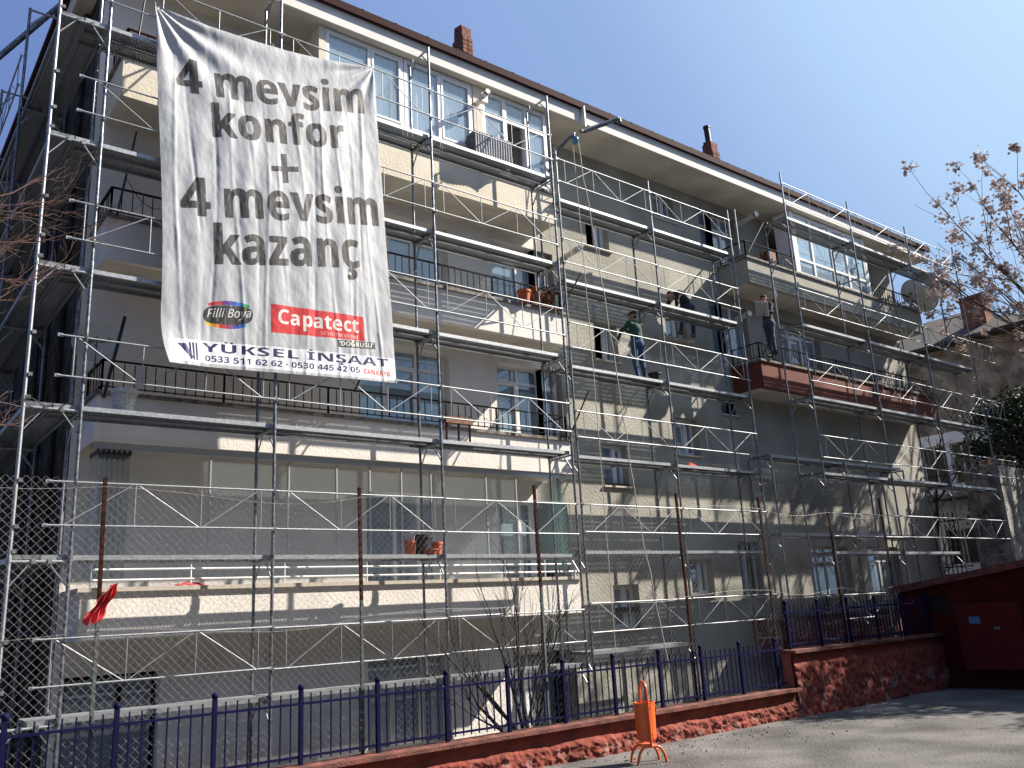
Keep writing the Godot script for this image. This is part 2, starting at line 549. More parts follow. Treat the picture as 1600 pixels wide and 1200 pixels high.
func building() -> void:
	house = thing("apartment_building", "four-storey cream and grey apartment block wrapped in scaffolding under a brown roof edge", "building")
	var mid := [
		[11.78, 12.58, 11.88, 12.70], [11.78, 12.58, 8.90, 9.86], [11.74, 12.56, 5.80, 6.80], [11.73, 12.55, 2.54, 3.52],
		[14.44, 15.30, 13.36, 14.12], [14.44, 15.30, 9.84, 10.56], [14.42, 15.30, 6.72, 7.70], [14.42, 15.28, 3.22, 4.08],
		[16.36, 18.10, 12.45, 14.15], [16.36, 18.05, 9.75, 11.30], [16.38, 17.00, 7.97, 8.37], [16.38, 17.30, 3.10, 4.52]]
	var left := [[5.36, 7.45, 6.80, 8.40], [8.72, 10.60, 6.80, 8.40], [5.40, 7.52, 9.62, 11.30], [8.72, 10.58, 9.62, 11.36],
		[5.45, 7.16, 3.30, 5.40], [8.60, 10.50, 3.30, 5.34], [5.45, 7.22, 0.75, 2.34], [8.75, 10.45, 0.32, 2.22], [0.46, 1.82, 0.32, 2.45], [2.2, 3.6, 9.62, 11.2]]
	var right := [[19.6, 21.7, 9.65, 11.22], [19.6, 21.6, 3.0, 4.4], [22.6, 24.4, 3.0, 4.4], [19.6, 21.7, 12.4, 14.2]]
	var b := MB.new()
	pierced(b, 9.99, 16.9, 0.0, 14.45, ZW, mid.slice(0, 8) + [left[1], left[3], left[5], left[7]].map(func(h): return [9.99, h[1], h[2], h[3]]) + [[16.36, 16.9, 12.45, 14.15], [16.36, 16.9, 9.75, 11.30], [16.38, 16.9, 7.97, 8.37], [16.38, 16.9, 3.10, 4.52]], 0.24)
	obj("front_wall", b, mt.render, house).set_meta("label", "bare beige rendered front wall between the balconies")
	b = MB.new()
	pierced(b, 0.3, 9.99, 0.0, 14.45, ZW, [left[0], left[2], left[4], left[6], left[8], left[9]] + [left[1], left[3], left[5], left[7]].map(func(h): return [h[0], 9.99, h[2], h[3]]), 0.24)
	obj("front_wall", b, mt.paint_wall, house).set_meta("label", "painted front wall behind the left balconies")
	b = MB.new()
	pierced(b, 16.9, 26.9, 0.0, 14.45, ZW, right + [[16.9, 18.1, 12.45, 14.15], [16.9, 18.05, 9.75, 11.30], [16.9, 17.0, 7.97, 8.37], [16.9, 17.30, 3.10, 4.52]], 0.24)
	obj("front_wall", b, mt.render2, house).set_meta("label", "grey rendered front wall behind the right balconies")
	b = MB.new()
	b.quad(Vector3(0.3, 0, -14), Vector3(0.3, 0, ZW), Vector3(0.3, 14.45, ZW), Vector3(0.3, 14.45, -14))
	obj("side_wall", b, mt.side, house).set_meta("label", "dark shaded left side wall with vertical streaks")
	b = MB.new()
	b.quad(Vector3(26.9, 0, ZW), Vector3(26.9, 0, -14), Vector3(26.9, 14.45, -14), Vector3(26.9, 14.45, ZW))
	b.quad(Vector3(26.9, 0, -14), Vector3(0.3, 0, -14), Vector3(0.3, 14.45, -14), Vector3(26.9, 14.45, -14))
	obj("side_wall", b, mt.render2, house)
	# rooms: dark floors and a partition behind the windows
	b = MB.new()
	for y in [0.02, 2.9, 5.75, 8.6, 11.55]:
		b.box(0.32, 26.88, y, y + 0.12, -13.9, ZW - 0.02)
	b.box(0.32, 26.88, 0.0, 14.4, -5.3, -5.2)
	for x in [4.2, 8.0, 11.2, 13.4, 15.8, 18.9, 22.2]:
		b.box(x, x + 0.1, 0.2, 14.4, -5.2, ZW - 0.3)
	obj("interior_wall", b, mt.dark_room, house)
	# windows of the middle wall
	var zw := ZW - 0.2
	for i in 8:
		var h: Array = mid[i]
		var o := {"sash": [1], "open": 0 if i in [0, 1] else -1}
		if i == 3: o = {"curtain": [[0.3, 0.75]], "sash": [0, 1]}
		if i in [4, 5, 6, 7]: o = {"sash": [1]}
		if i == 5: o["lip"] = 0.12
		window(house, h[0], h[1], h[2], h[3], zw, [0.62], 0.0, o)
	window(house, 16.36, 18.1, 12.45, 14.15, zw, [0.36, 0.68], 0.74, {"sash": [1], "sill": false})
	window(house, 16.36, 18.05, 9.75, 11.3, zw, [0.36, 0.68], 0.74, {"sash": [1, 2], "sill": false})
	window(house, 16.38, 17.0, 7.97, 8.37, zw, [], 0.0, {})
	window(house, 16.38, 17.3, 3.1, 4.52, zw, [0.5], 0.0, {"sash": [1]})
	# windows behind the left balconies
	window(house, 5.36, 7.45, 6.8, 8.4, zw, [0.30, 0.66], 0.76, {"sash": [1], "sill": false, "curtain": [[0.0, 0.12], [0.86, 1.0]]})
	window(house, 8.72, 10.6, 6.8, 8.4, zw, [0.37, 0.69], 0.77, {"sash": [0, 2], "sill": false})
	window(house, 5.4, 7.52, 9.62, 11.3, zw, [0.35, 0.62], 0.76, {"sash": [0, 2], "sill": false, "curtain": [[0.0, 1.0]]})
	window(house, 8.72, 10.58, 9.62, 11.36, zw, [0.48, 0.78], 0.77, {"sash": [0], "sill": false, "curtain": [[0.5, 0.8]]})
	window(house, 2.2, 3.6, 9.62, 11.2, zw, [0.5], 0.76, {"sill": false})
	window(house, 5.45, 7.16, 3.3, 5.4, zw, [0.42, 0.74], 0.0, {"sash": [2], "sill": false, "curtain": [[0.7, 1.0]]})
	window(house, 8.6, 10.5, 3.3, 5.34, zw, [0.36, 0.52, 0.8], 0.0, {"sash": [0, 2], "sill": false, "curtain": [[0.38, 0.5]]})
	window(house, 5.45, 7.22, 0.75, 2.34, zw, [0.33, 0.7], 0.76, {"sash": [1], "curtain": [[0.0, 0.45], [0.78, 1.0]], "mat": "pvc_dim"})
	window(house, 8.75, 10.45, 0.32, 2.22, zw, [0.3, 0.62], 0.78, {"sash": [0, 1], "sill": false})
	window(house, 0.46, 1.82, 0.32, 2.45, zw, [0.6], 0.0, {"sill": false, "mat": "iron"})
	window(house, 19.6, 21.7, 9.65, 11.22, zw, [0.33, 0.64], 0.76, {"sash": [1], "sill": false})
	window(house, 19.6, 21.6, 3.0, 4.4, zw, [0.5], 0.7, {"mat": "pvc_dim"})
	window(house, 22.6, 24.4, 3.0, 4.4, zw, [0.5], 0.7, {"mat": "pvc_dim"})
	# notices taped inside two panes
	for r in [[9.52, 10.0, 7.02, 7.86], [6.82, 7.36, 7.1, 7.75], [5.42, 5.92, 6.9, 7.55]]:
		b = MB.new()
		b.box(r[0], r[1], r[2], r[3], zw - 0.05, zw - 0.045)
		obj("window_notice", b, mt.paper_sign, house)
	# balconies
	var o1 := balcony(0.38, 9.8, 2.96, 3.62, mt.paint, "lowest left balcony, glazed in with folding glass", "stone_sill")
	var o2 := balcony(0.42, 9.84, 5.80, 6.50, mt.paint, "second left balcony with a brown iron railing")
	var o3 := balcony(0.38, 9.92, 8.68, 9.38, mt.paint, "third left balcony with clutter at its right end")
	var o4 := balcony(0.46, 9.86, 11.58, 12.32, mt.paint_cream, "top left balcony, mostly closed in with white windows")
	var o5 := balcony(17.0, 26.62, 11.60, 12.32, mt.render, "top right balcony with windows and satellite dishes")
	var o6 := balcony(17.02, 26.62, 8.56, 9.30, mt.brick_paint, "red-brown painted right balcony")
	var o7 := balcony(16.6, 26.6, 1.8, 2.55, mt.brick_paint, "lowest right balcony with a dull red parapet")
	b = MB.new()
	b.quad(Vector3(26.624, 8.57, ZF), Vector3(26.624, 8.57, ZW), Vector3(26.624, 9.29, ZW), Vector3(26.624, 9.29, ZF))
	var zr := ZF - 0.06
	railing(o2, [[Vector3(0.48, 0, zr), Vector3(9.78, 0, zr)], [Vector3(0.48, 0, ZW + 0.05), Vector3(0.48, 0, zr)], [Vector3(9.78, 0, ZW + 0.05), Vector3(9.78, 0, zr)]], 6.60, 7.06, 0.155, mt.iron)
	railing(o3, [[Vector3(0.44, 0, zr), Vector3(9.86, 0, zr)], [Vector3(0.44, 0, ZW + 0.05), Vector3(0.44, 0, zr)], [Vector3(9.86, 0, ZW + 0.05), Vector3(9.86, 0, zr)]], 9.48, 9.93, 0.155, mt.iron)
	railing(o4, [[Vector3(0.52, 0, zr), Vector3(4.0, 0, zr)], [Vector3(0.52, 0, ZW + 0.05), Vector3(0.52, 0, zr)]], 12.42, 12.9, 0.155, mt.rust)
	railing(o5, [[Vector3(17.06, 0, zr), Vector3(19.55, 0, zr)], [Vector3(17.06, 0, ZW + 0.05), Vector3(17.06, 0, zr)], [Vector3(23.6, 0, zr), Vector3(26.56, 0, zr)], [Vector3(26.56, 0, ZW + 0.05), Vector3(26.56, 0, zr)]], 12.42, 12.88, 0.15, mt.iron)
	railing(o6, [[Vector3(17.08, 0, zr), Vector3(26.56, 0, zr)], [Vector3(17.08, 0, ZW + 0.05), Vector3(17.08, 0, zr)], [Vector3(26.56, 0, ZW + 0.05), Vector3(26.56, 0, zr)]], 9.40, 9.85, 0.15, mt.iron)
	railing(o7, [[Vector3(16.66, 0, zr), Vector3(26.5, 0, zr)]], 2.65, 3.05, 0.16, mt.iron)
	# the closed-in part of the top left balcony
	var e := MB.new()
	e.box(3.98, 4.12, 12.38, 14.44, ZW + 0.01, ZF - 0.02)
	obj("enclosure_pier", e, mt.paint_cream, o4)
	e = MB.new()
	e.box(7.68, 7.9, 12.385, 14.44, ZF - 0.14, ZF - 0.015)
	obj("enclosure_pier", e, mt.paint_cream, o4)
	window(house, 4.13, 5.9, 12.39, 14.42, ZF - 0.03, [0.55], 0.2, {"fw": 0.075, "sash": [3], "sill": false, "curtain": [[0, 1]]})
	window(house, 5.92, 7.66, 12.39, 14.42, ZF - 0.03, [0.5], 0.2, {"fw": 0.075, "sash": [3], "sill": false, "curtain": [[0, 1]]})
	window(house, 7.92, 9.8, 12.39, 14.42, ZF - 0.03, [0.34, 0.68], 0.72, {"fw": 0.085, "open": 1, "sill": false, "curtain": [[0, 0.33], [0.68, 1]]})
	b = MB.new()
	b.box(9.74, 9.82, 12.38, 14.42, ZW + 0.01, ZF - 0.1)
	obj("enclosure_end", b, mt.pvc, o4)
	window(house, 19.62, 23.5, 12.39, 14.4, ZF - 0.03, [0.22, 0.5, 0.72], 0.25, {"fw": 0.075, "sash": [], "sill": false, "glass": "glass_reflect_boost"})
	b = MB.new()
	for x in [19.62, 20.5, 21.56, 22.4]:
		b.box(x, x + 0.07, 13.88, 14.4, ZF - 0.045, ZF - 0.025)
	b.box(19.7, 23.42, 13.82, 13.89, ZF - 0.06, ZF - 0.022)
	b.box(19.45, 19.62, 12.38, 14.42, ZF - 0.6, ZF - 0.02); b.box(23.5, 23.62, 12.38, 14.42, ZF - 0.6, ZF - 0.02)
	obj("enclosure_frame", b, mt.pvc, o5)
	# the lowest balcony's sliding glass: stacked panels at the ends, edge seals, top rail, white bars
	b = MB.new()
	b.box(0.46, 9.7, 5.70, 5.795, ZF - 0.14, ZF - 0.06)
	obj("glass_top_rail", b, mt.aluminium, o1)
	for x in [2.18, 3.5, 4.38, 5.03, 5.68, 6.32, 7.6, 8.35]:
		b = MB.new()
		b.box(x - 0.011, x + 0.011, 3.8, 5.69, ZF - 0.115, ZF - 0.085)
		obj("glass_seal", b, mt.aluminium, o1)
	for s in [[0.46, 2.18], [2.2, 3.48], [3.52, 4.36], [4.4, 5.01], [5.05, 5.66], [5.7, 6.3], [6.34, 7.58], [7.62, 8.33]]:
		b = MB.new()
		b.box(s[0], s[1], 3.8, 5.69, ZF - 0.104, ZF - 0.096)
		obj("glass_panel", b, mt.glass_clear, o1)
	for k in 7:
		b = MB.new()
		b.box(0.5 + k * 0.075, 0.508 + k * 0.075, 3.8, 5.66, ZF - 0.55, ZF - 0.07)
		obj("glass_panel", b, mt.glass_green, o1)
		b = MB.new()
		b.box(0.492 + k * 0.075, 0.516 + k * 0.075, 5.62, 5.69, ZF - 0.55, ZF - 0.06)
		obj("glass_clamp", b, mt.black, o1)
	for k in 6:
		b = MB.new()
		b.box(9.2 + k * 0.085, 9.208 + k * 0.085, 3.8, 5.66, ZF - 0.55, ZF - 0.07)
		obj("glass_panel", b, mt.glass_green, o1)
	b = MB.new()
	for y in [3.78, 3.93, 4.08]:
		b.rod(Vector3(0.5, y, ZF + 0.0), Vector3(9.74, y, ZF + 0.0), 0.017, 8)
	for x in [0.5, 1.9, 3.4, 4.9, 6.4, 7.9, 8.9, 9.7]:
		b.rod(Vector3(x, 3.66, ZF), Vector3(x, 4.1, ZF), 0.012, 6)
	obj("white_rail", b, mt.pvc, o1)
	# roof edge
	b = MB.new()
	b.box(0.02, 27.5, 14.45, 14.52, -14.3, -0.951)
	var soff := obj("eave_soffit", b, mt.soffit, house)
	b = MB.new()
	b.box(0.02, 27.5, 14.452, 14.92, -0.95, -0.9)
	b.box(0.0, 0.05, 14.448, 14.92, -14.3, -0.952)
	b.box(27.47, 27.52, 14.448, 14.92, -14.3, -0.952)
	obj("eave_board", b, mt.eave_white, house)
	b = MB.new()
	b.box(-0.12, 27.75, 14.80, 14.97, -0.9 + 0.002, -0.81)
	b.box(-0.14, -0.002, 14.862, 14.992, -14.3, -0.9)
	b.box(27.525, 27.66, 14.862, 14.992, -14.3, -0.9)
	var gut := obj("gutter", b, mt.gutter, house)
	for k in 36:
		b = MB.new()
		b.bar(Vector3(0.2 + k * 0.77, 14.972, -0.80), Vector3(0.2 + k * 0.77, 15.0, -0.95), 0.03, 0.02)
		obj("gutter_hook", b, mt.black, gut)
	b = MB.new()
	var rz := -7.6
	b.quad(Vector3(-0.12, 14.972, -0.82), Vector3(27.7, 14.972, -0.82), Vector3(21.5, 17.9, rz), Vector3(6.2, 17.9, rz))
	b.quad(Vector3(-0.12, 14.99, -14.4), Vector3(-0.12, 14.99, -0.78), Vector3(6.2, 17.9, rz), Vector3(6.2, 17.9, rz - 0.01))
	b.quad(Vector3(27.7, 14.99, -0.78), Vector3(27.7, 14.99, -14.4), Vector3(21.5, 17.9, rz - 0.01), Vector3(21.5, 17.9, rz))
	b.quad(Vector3(27.7, 14.99, -14.4), Vector3(-0.12, 14.99, -14.4), Vector3(6.2, 17.9, rz), Vector3(21.5, 17.9, rz))
	var roof := obj("roof", b, mt.roof, house)
	# rain pipes at the side wall
	for z in [-3.2, -4.4, -5.3, -6.6, -8.0]:
		b = MB.new()
		b.rod(Vector3(0.24, 0.3, z), Vector3(0.24, 14.4, z), 0.035 if z < -4 else 0.05, 8)
		obj("drain_pipe", b, mt.side, house)
	for z in [-3.6, -5.9, -7.3]:
		b = MB.new()
		b.box(0.27, 0.298, 0.4, 14.3, z - 0.25, z + 0.25)
		obj("side_panel", b, mt.side, house)
	chimneys(roof)

func chimneys(roof: Node) -> void:
	var spots := [[8.95, -3.1, 0.32, 17.62, 0.0], [18.72, -3.1, 0.36, 17.4, 0.62]]
	for s in spots:
		var b := MB.new()
		b.box(s[0] - s[2] * 0.5, s[0] + s[2] * 0.5, 15.6, s[3] - 0.3, s[1] - 0.22, s[1] + 0.22)
		b.obox(Transform3D(Basis(Vector3.FORWARD, 0.03), Vector3(s[0] + 0.01, s[3] - 0.16, s[1])), Vector3(s[2] * 0.86, 0.34, 0.36))
		b.obox(Transform3D(Basis(Vector3.UP, 0.2), Vector3(s[0] - 0.06, s[3] + 0.03, s[1])), Vector3(s[2] * 0.5, 0.1, 0.25))
		var c := obj("chimney", b, mt.brick, roof)
		c.set_meta("label", "brick chimney with a black flue pipe" if s[4] > 0 else "plain broken-topped brick chimney")
		for r in 14:
			for k in 2:
				b = MB.new()
				var y: float = 15.75 + r * 0.12
				if y > s[3] - 0.35: continue
				var off: float = (0.25 if r % 2 else -0.05) * s[2]
				b.box(s[0] - s[2] * 0.5 + k * s[2] * 0.5 + (0.005 if k == 0 else 0.012), s[0] - s[2] * 0.5 + (k + 1) * s[2] * 0.5 - 0.012, y, y + 0.1, s[1] + 0.221, s[1] + 0.232 + rng.randf() * 0.012)
				obj("brick", b, mt.brick, c)
		if s[4] > 0:
			b = MB.new()
			b.rod(Vector3(s[0], s[3] - 0.1, s[1]), Vector3(s[0] - 0.04, s[3] + s[4], s[1]), 0.1, 14)
			b.rod(Vector3(s[0] - 0.04, s[3] + s[4] - 0.02, s[1]), Vector3(s[0] - 0.04, s[3] + s[4] + 0.04, s[1]), 0.115, 14)
			obj("flue_pipe", b, mt.black, c)

# ---------------------------------------------------------------- scaffold
const ORD := ["lowest", "second", "third", "fourth", "fifth", "sixth", "seventh", "topmost"]
const NTH := ["first", "second", "third", "fourth"]

# an upright frame: posts at z = 0 and z = -0.7, transom at the top with two corner braces
func frame_proto(h: float, called := "scaffold_module") -> Node3D:
	var t := thing(called, "galvanised scaffold frame", "scaffold frame")
	for z in [0.0, -0.7]:
		var b := MB.new()
		b.rod(Vector3(0, 0, z), Vector3(0, h, z), 0.0245, 10)
		b.rod(Vector3(0, -0.03, z), Vector3(0, 0.13, z), 0.031, 10)
		obj("post", b, mt.galv_post, t)
	var b := MB.new()
	b.rod(Vector3(0, h - 0.03, 0), Vector3(0, h - 0.03, -0.7), 0.021, 8)
	obj("transom", b, mt.galv, t)
	for s in [[0.0, -0.24], [-0.7, -0.46]]:
		b = MB.new()
		b.bar(Vector3(0, h - 0.36, s[0]), Vector3(0, h - 0.04, s[1]), 0.012, 0.03)
		obj("brace", b, mt.galv, t)
	for y in [0.41, 1.0]:
		if y < h:
			b = MB.new()
			b.bar(Vector3(0, y, 0.02), Vector3(0, y, 0.075), 0.014, 0.014)
			b.bar(Vector3(0, y - 0.03, 0.07), Vector3(0, y + 0.03, 0.07), 0.016, 0.008)
			obj("rail_pin", b, mt.galv_dull, t)
	b = MB.new()
	b.obox(Transform3D(Basis(), Vector3(0.03, h + 0.05, -0.64)), Vector3(0.02, 0.1, 0.05))
	obj("locking_pin", b, mt.galv_dull, t)
	return t

func plank_proto(len: float) -> Node3D:
	var t := thing("scaffold_plank", "perforated steel scaffold plank", "plank")
	var b := MB.new()
	b.quad(Vector3(0, 0.05, 0.15), Vector3(len, 0.05, 0.15), Vector3(len, 0.05, -0.15), Vector3(0, 0.05, -0.15), len / 0.42, 1.0)
	obj("deck", b, mt.deck, t)
	for z in [0.15, -0.15]:
		b = MB.new()
		b.box(0, len, -0.012, 0.052, z - 0.002, z + 0.002)
		b.box(0, len, -0.014, -0.011, minf(z, z - signf(z) * 0.028), maxf(z, z - signf(z) * 0.028))
		obj("flange", b, mt.galv, t)
	for x in [0.0, len]:
		b = MB.new()
		b.box(x - 0.003, x + 0.003, -0.008, 0.048, -0.147, 0.147)
		obj("end_plate", b, mt.galv_dull, t)
	return t

func rail_proto(len: float, flip: bool) -> Node3D:
	var t := thing("guardrail", "galvanised lattice guardrail", "guardrail")
	for y in [1.0, 0.43]:
		var b := MB.new()
		b.rod(Vector3(0, y, 0), Vector3(len, y, 0), 0.0138, 8)
		for x in [0.0, len]:
			b.obox(Transform3D(Basis(), Vector3(x, y, 0)), Vector3(0.07, 0.045, 0.008))
		obj("rail", b, mt.galv, t)
	var f := [0.06, 0.355, 0.65, 0.94]
	for k in 4:
		var b := MB.new()
		b.rod(Vector3(len * f[k], 0.43, 0), Vector3(len * f[k], 1.0, 0), 0.008, 6)
		obj("upright", b, mt.galv, t)
	for k in 3:
		var up := (k % 2 == 0) == flip
		var b := MB.new()
		b.rod(Vector3(len * f[k] + 0.02, 0.43 if up else 1.0, 0), Vector3(len * f[k + 1] - 0.02, 1.0 if up else 0.43, 0), 0.0085, 6)
		obj("diagonal", b, mt.galv, t)
	return t

var protos := {}
func use(key: String, make: Callable, at: Vector3, label: String, group: String, turn := 0.0) -> void:
	if not protos.has(key):
		var p: Node3D = make.call()
		p.position = at; p.rotation.y = turn
		p.set_meta("label", label); p.set_meta("group", group)
		protos[key] = p
	else:
		dup(protos[key], at, label, turn).set_meta("group", group)

# x: upright positions, z: outer face, y0: height of the lowest lift, lifts: number of frames on each upright
func run(nm: String, x: Array, z: float, y0: float, k0: int, lifts: Array, decks: Array, rails: Array, over := 0.0) -> void:
	for i in x.size():
		for k in range(k0, lifts[i]):
			use("frame", frame_proto.bind(2.0), Vector3(x[i], y0 + 2.0 * k, z), "upright steel frame of the %s, %s row, %s lift" % [nm, NTH[i], ORD[k]], "upright frames of the " + nm)
	for i in x.size() - 1:
		var a: float = x[i] + 0.03 - (over if i == 0 else 0.0)
		var len: float = x[i + 1] - 0.03 - a
		var key := "%.2f" % len
		for k in decks[i]:
			for s in 2:
				var jz := rng.randf_range(-0.008, 0.008)
				use("plank" + key, plank_proto.bind(len), Vector3(a, y0 + 2.0 * k + rng.randf_range(-0.004, 0.01), z - 0.19 - s * 0.315 + jz), "%s steel plank of the %s, %s bay, %s deck" % ["outer" if s == 0 else "inner", nm, NTH[i], ORD[k - 1]], "planks of the " + nm)
		for k in rails[i]:
			var fl: bool = (i + k) % 2 == 0
			use("rail%s%s" % [key, fl], rail_proto.bind(len, fl), Vector3(a, y0 + 2.0 * k + rng.randf_range(-0.012, 0.012), z + 0.045), "lattice guardrail of the %s, %s bay, above the %s deck" % [nm, NTH[i], ORD[k - 1]], "guardrails of the " + nm)

func scaffold() -> void:
	run("left balcony scaffold", [0.0, 2.75, 5.82, 8.9], 0.0, 0.0, 0, [7, 7, 7, 7], [[1, 2, 3, 4, 5, 6], [1, 2, 3, 4, 5, 6], [1, 2, 3, 4, 5, 6]], [[1, 2, 3, 4, 5, 6], [1, 2, 3, 4, 5, 6], [1, 2, 3, 4, 5, 6]], 0.36)
	run("middle wall scaffold", [9.83, 12.93, 16.08], -0.85, 0.13, 0, [6, 6, 6], [[1, 2, 3, 4, 5, 6], [2, 3, 4, 5, 6]], [[1, 2, 3, 4, 5, 6], [1, 2, 3, 4, 5, 6]])
	run("right balcony scaffold", [17.25, 20.57, 23.92, 27.12], 0.2, 0.02, 0, [6, 6, 6, 6], [[2, 3, 4, 5], [2, 3, 4, 5], [1, 3, 4, 5]], [[1, 2, 3, 4, 5], [1, 2, 3, 4, 5], [1, 2, 3, 4, 5]])
	run("low inner scaffold", [16.25, 19.65, 22.75], -0.6, 0.55, 0, [3, 3, 3], [[2, 3], [2, 3]], [[], []])
	# half-height frames with the top deck of the right run
	for i in 4:
		var x: float = [17.25, 20.57, 23.92, 27.12][i]
		use("half", frame_proto.bind(1.1, "scaffold_half_module"), Vector3(x, 12.02, 0.2), "short top scaffold frame by the right roof edge, %s from the left" % NTH[i], "short top frames of the right run")
		use("stub", post_proto.bind(1.32), Vector3(x, 13.12, 0.2), "single scaffold top post by the right roof edge, %s from the left" % NTH[i], "top posts of the scaffold")
		if i < 3:
			var len: float = [3.26, 3.29, 3.14][i]
			for s in 2:
				use("plank%.2f" % len, plank_proto.bind(len), Vector3(x + 0.03, 13.12, 0.01 - s * 0.315), "%s steel plank of the top deck by the right roof edge, %s bay" % ["outer" if s == 0 else "inner", NTH[i]], "planks of the top right deck")
			use("rail%.2f%s" % [len, i % 2 == 0], rail_proto.bind(len, i % 2 == 0), Vector3(x + 0.03, 13.12, 0.245), "lattice guardrail before the right roof edge, %s bay from the left" % NTH[i], "guardrails by the right roof edge")
	use("rail1.50", rail_proto.bind(1.5, true), Vector3(27.15, 13.12, 0.245), "short guardrail sticking out past the right roof corner", "guardrails by the right roof edge")
	for k in [3, 4, 5]:
		use("rail1.50", rail_proto.bind(1.5, true), Vector3(27.15, 0.02 + 2 * k, 0.245), "short guardrail past the right building corner, %s deck" % ORD[k - 1], "guardrails past the right building corner")
	for i in 3:
		use("stub", post_proto.bind(1.3), Vector3([9.83, 12.93, 16.08][i], 12.13, -0.85), "single scaffold top post before the bare middle wall, %s from the left" % NTH[i], "top posts of the scaffold")
	use("stub", post_proto.bind(1.3), Vector3(16.35, 12.2, -0.80), "loose scaffold top post leaning beside the rightmost one of the middle run", "top posts of the scaffold", 0.0)
	use("stub", post_proto.bind(1.3), Vector3(9.83, 12.13, -1.55), "inner scaffold top post carrying the pulley boom", "top posts of the scaffold")
	# the side run along the left wall
	for i in 4:
		var z: float = [-0.02, -3.0, -6.0, -9.0][i]
		for k in 7:
			if i == 0:
				use("side", side_proto, Vector3(-0.69, 2.0 * k, z), "steel scaffold frame at the left building corner, %s lift" % ORD[k], "scaffold frames of the left side")
			else:
				use("frame", frame_proto.bind(2.0), Vector3(-0.72, 2.0 * k, z), "upright steel frame along the dark side wall, %s row, %s lift" % [NTH[i], ORD[k]], "scaffold frames of the left side", PI / 2 + PI)
		if i < 3:
			for k in range(2, 7):
				for s in 2:
					use("plank2.94", plank_proto.bind(2.94), Vector3(-0.5 + s * 0.315, 2.0 * k + 0.01, z - 0.03), "%s steel plank along the dark side wall, %s bay, %s deck" % ["outer" if s == 0 else "inner", NTH[i], ORD[k - 1]], "scaffold planks of the left side", PI / 2)
				if i > 0:
					use("rail2.94true", rail_proto.bind(2.94, true), Vector3(-0.78, 2.0 * k, z - 0.03), "lattice guardrail along the dark side wall, %s bay, %s deck" % [NTH[i], ORD[k - 1]], "guardrails of the left side", PI / 2)
	var b := MB.new()
	b.rod(Vector3(-2.9, 10.35, -4.0), Vector3(0.35, 15.75, -4.0), 0.055, 12)
	tag(obj("steel_pipe", b, mt.galv_dull), "long thick grey pipe slanting past the top of the left side scaffold", "pipe")

func post_proto(h: float) -> Node3D:
	var t := thing("scaffold_post", "scaffold post", "scaffold post")
	var b := MB.new()
	b.rod(Vector3.ZERO, Vector3(0, h, 0), 0.0245, 10)
	b.rod(Vector3(0, -0.03, 0), Vector3(0, 0.13, 0), 0.031, 10)
	obj("post", b, mt.galv, t)
	b = MB.new()
	b.rod(Vector3(0, h - 0.002, 0), Vector3(0, h + 0.012, 0), 0.027, 10)
	obj("end_cap", b, mt.galv_dull, t)
	return t

func side_proto() -> Node3D:      # one post and a transom, joined to the corner post of the front run
	var t := thing("scaffold_corner_module", "scaffold frame", "scaffold frame")
	var b := MB.new()
	b.rod(Vector3.ZERO, Vector3(0, 2, 0), 0.0245, 10)
	b.rod(Vector3(0, -0.03, 0), Vector3(0, 0.13, 0), 0.031, 10)
	obj("post", b, mt.galv, t)
	b = MB.new()
	b.rod(Vector3(0, 1.97, 0), Vector3(0.69, 1.97, 0), 0.021, 8)
	obj("transom", b, mt.galv, t)
	for s in [[0.0, 0.24], [0.69, 0.45]]:
		b = MB.new()
		b.bar(Vector3(s[0], 1.64, 0), Vector3(s[1], 1.96, 0), 0.03, 0.012)
		obj("brace", b, mt.galv, t)
	for x in [0.27, 0.46]:
		b = MB.new()
		b.obox(Transform3D(Basis(), Vector3(x, 1.97, 0)), Vector3(0.05, 0.065, 0.065))
		obj("clamp", b, mt.galv_dull, t)
	for y in [0.41, 1.0, 0.1]:
		b = MB.new()
		b.obox(Transform3D(Basis(), Vector3(0.045, y, 0.02)), Vector3(0.05, 0.05, 0.03))
		obj("rail_pin", b, mt.galv_dull, t)
	return t

# ---------------------------------------------------------------- printed banner
func font(bold := true) -> SystemFont:
	var f := SystemFont.new()
	f.font_names = PackedStringArray(["Droid Sans"])
	f.font_weight = 700 if bold else 400
	return f

func fill_tri(im: Image, a: Vector2, b: Vector2, c: Vector2, k: Color) -> void:
	var y0 := maxi(0, int(floor(minf(a.y, minf(b.y, c.y)))))
	var y1 := mini(im.get_height() - 1, int(ceil(maxf(a.y, maxf(b.y, c.y)))))
	var e := [[a, b], [b, c], [c, a]]
	for y in range(y0, y1 + 1):
		var yy := y + 0.5
		var lo := 1e9
		var hi := -1e9
		for s in e:
			var p: Vector2 = s[0]; var q: Vector2 = s[1]
			if (p.y <= yy) != (q.y <= yy):
				var x := p.x + (yy - p.y) / (q.y - p.y) * (q.x - p.x)
				lo = minf(lo, x); hi = maxf(hi, x)
		if hi < lo: continue
		for x in range(maxi(0, int(ceil(lo - 0.5))), mini(im.get_width() - 1, int(floor(hi - 0.5))) + 1):
			im.set_pixel(x, y, k)

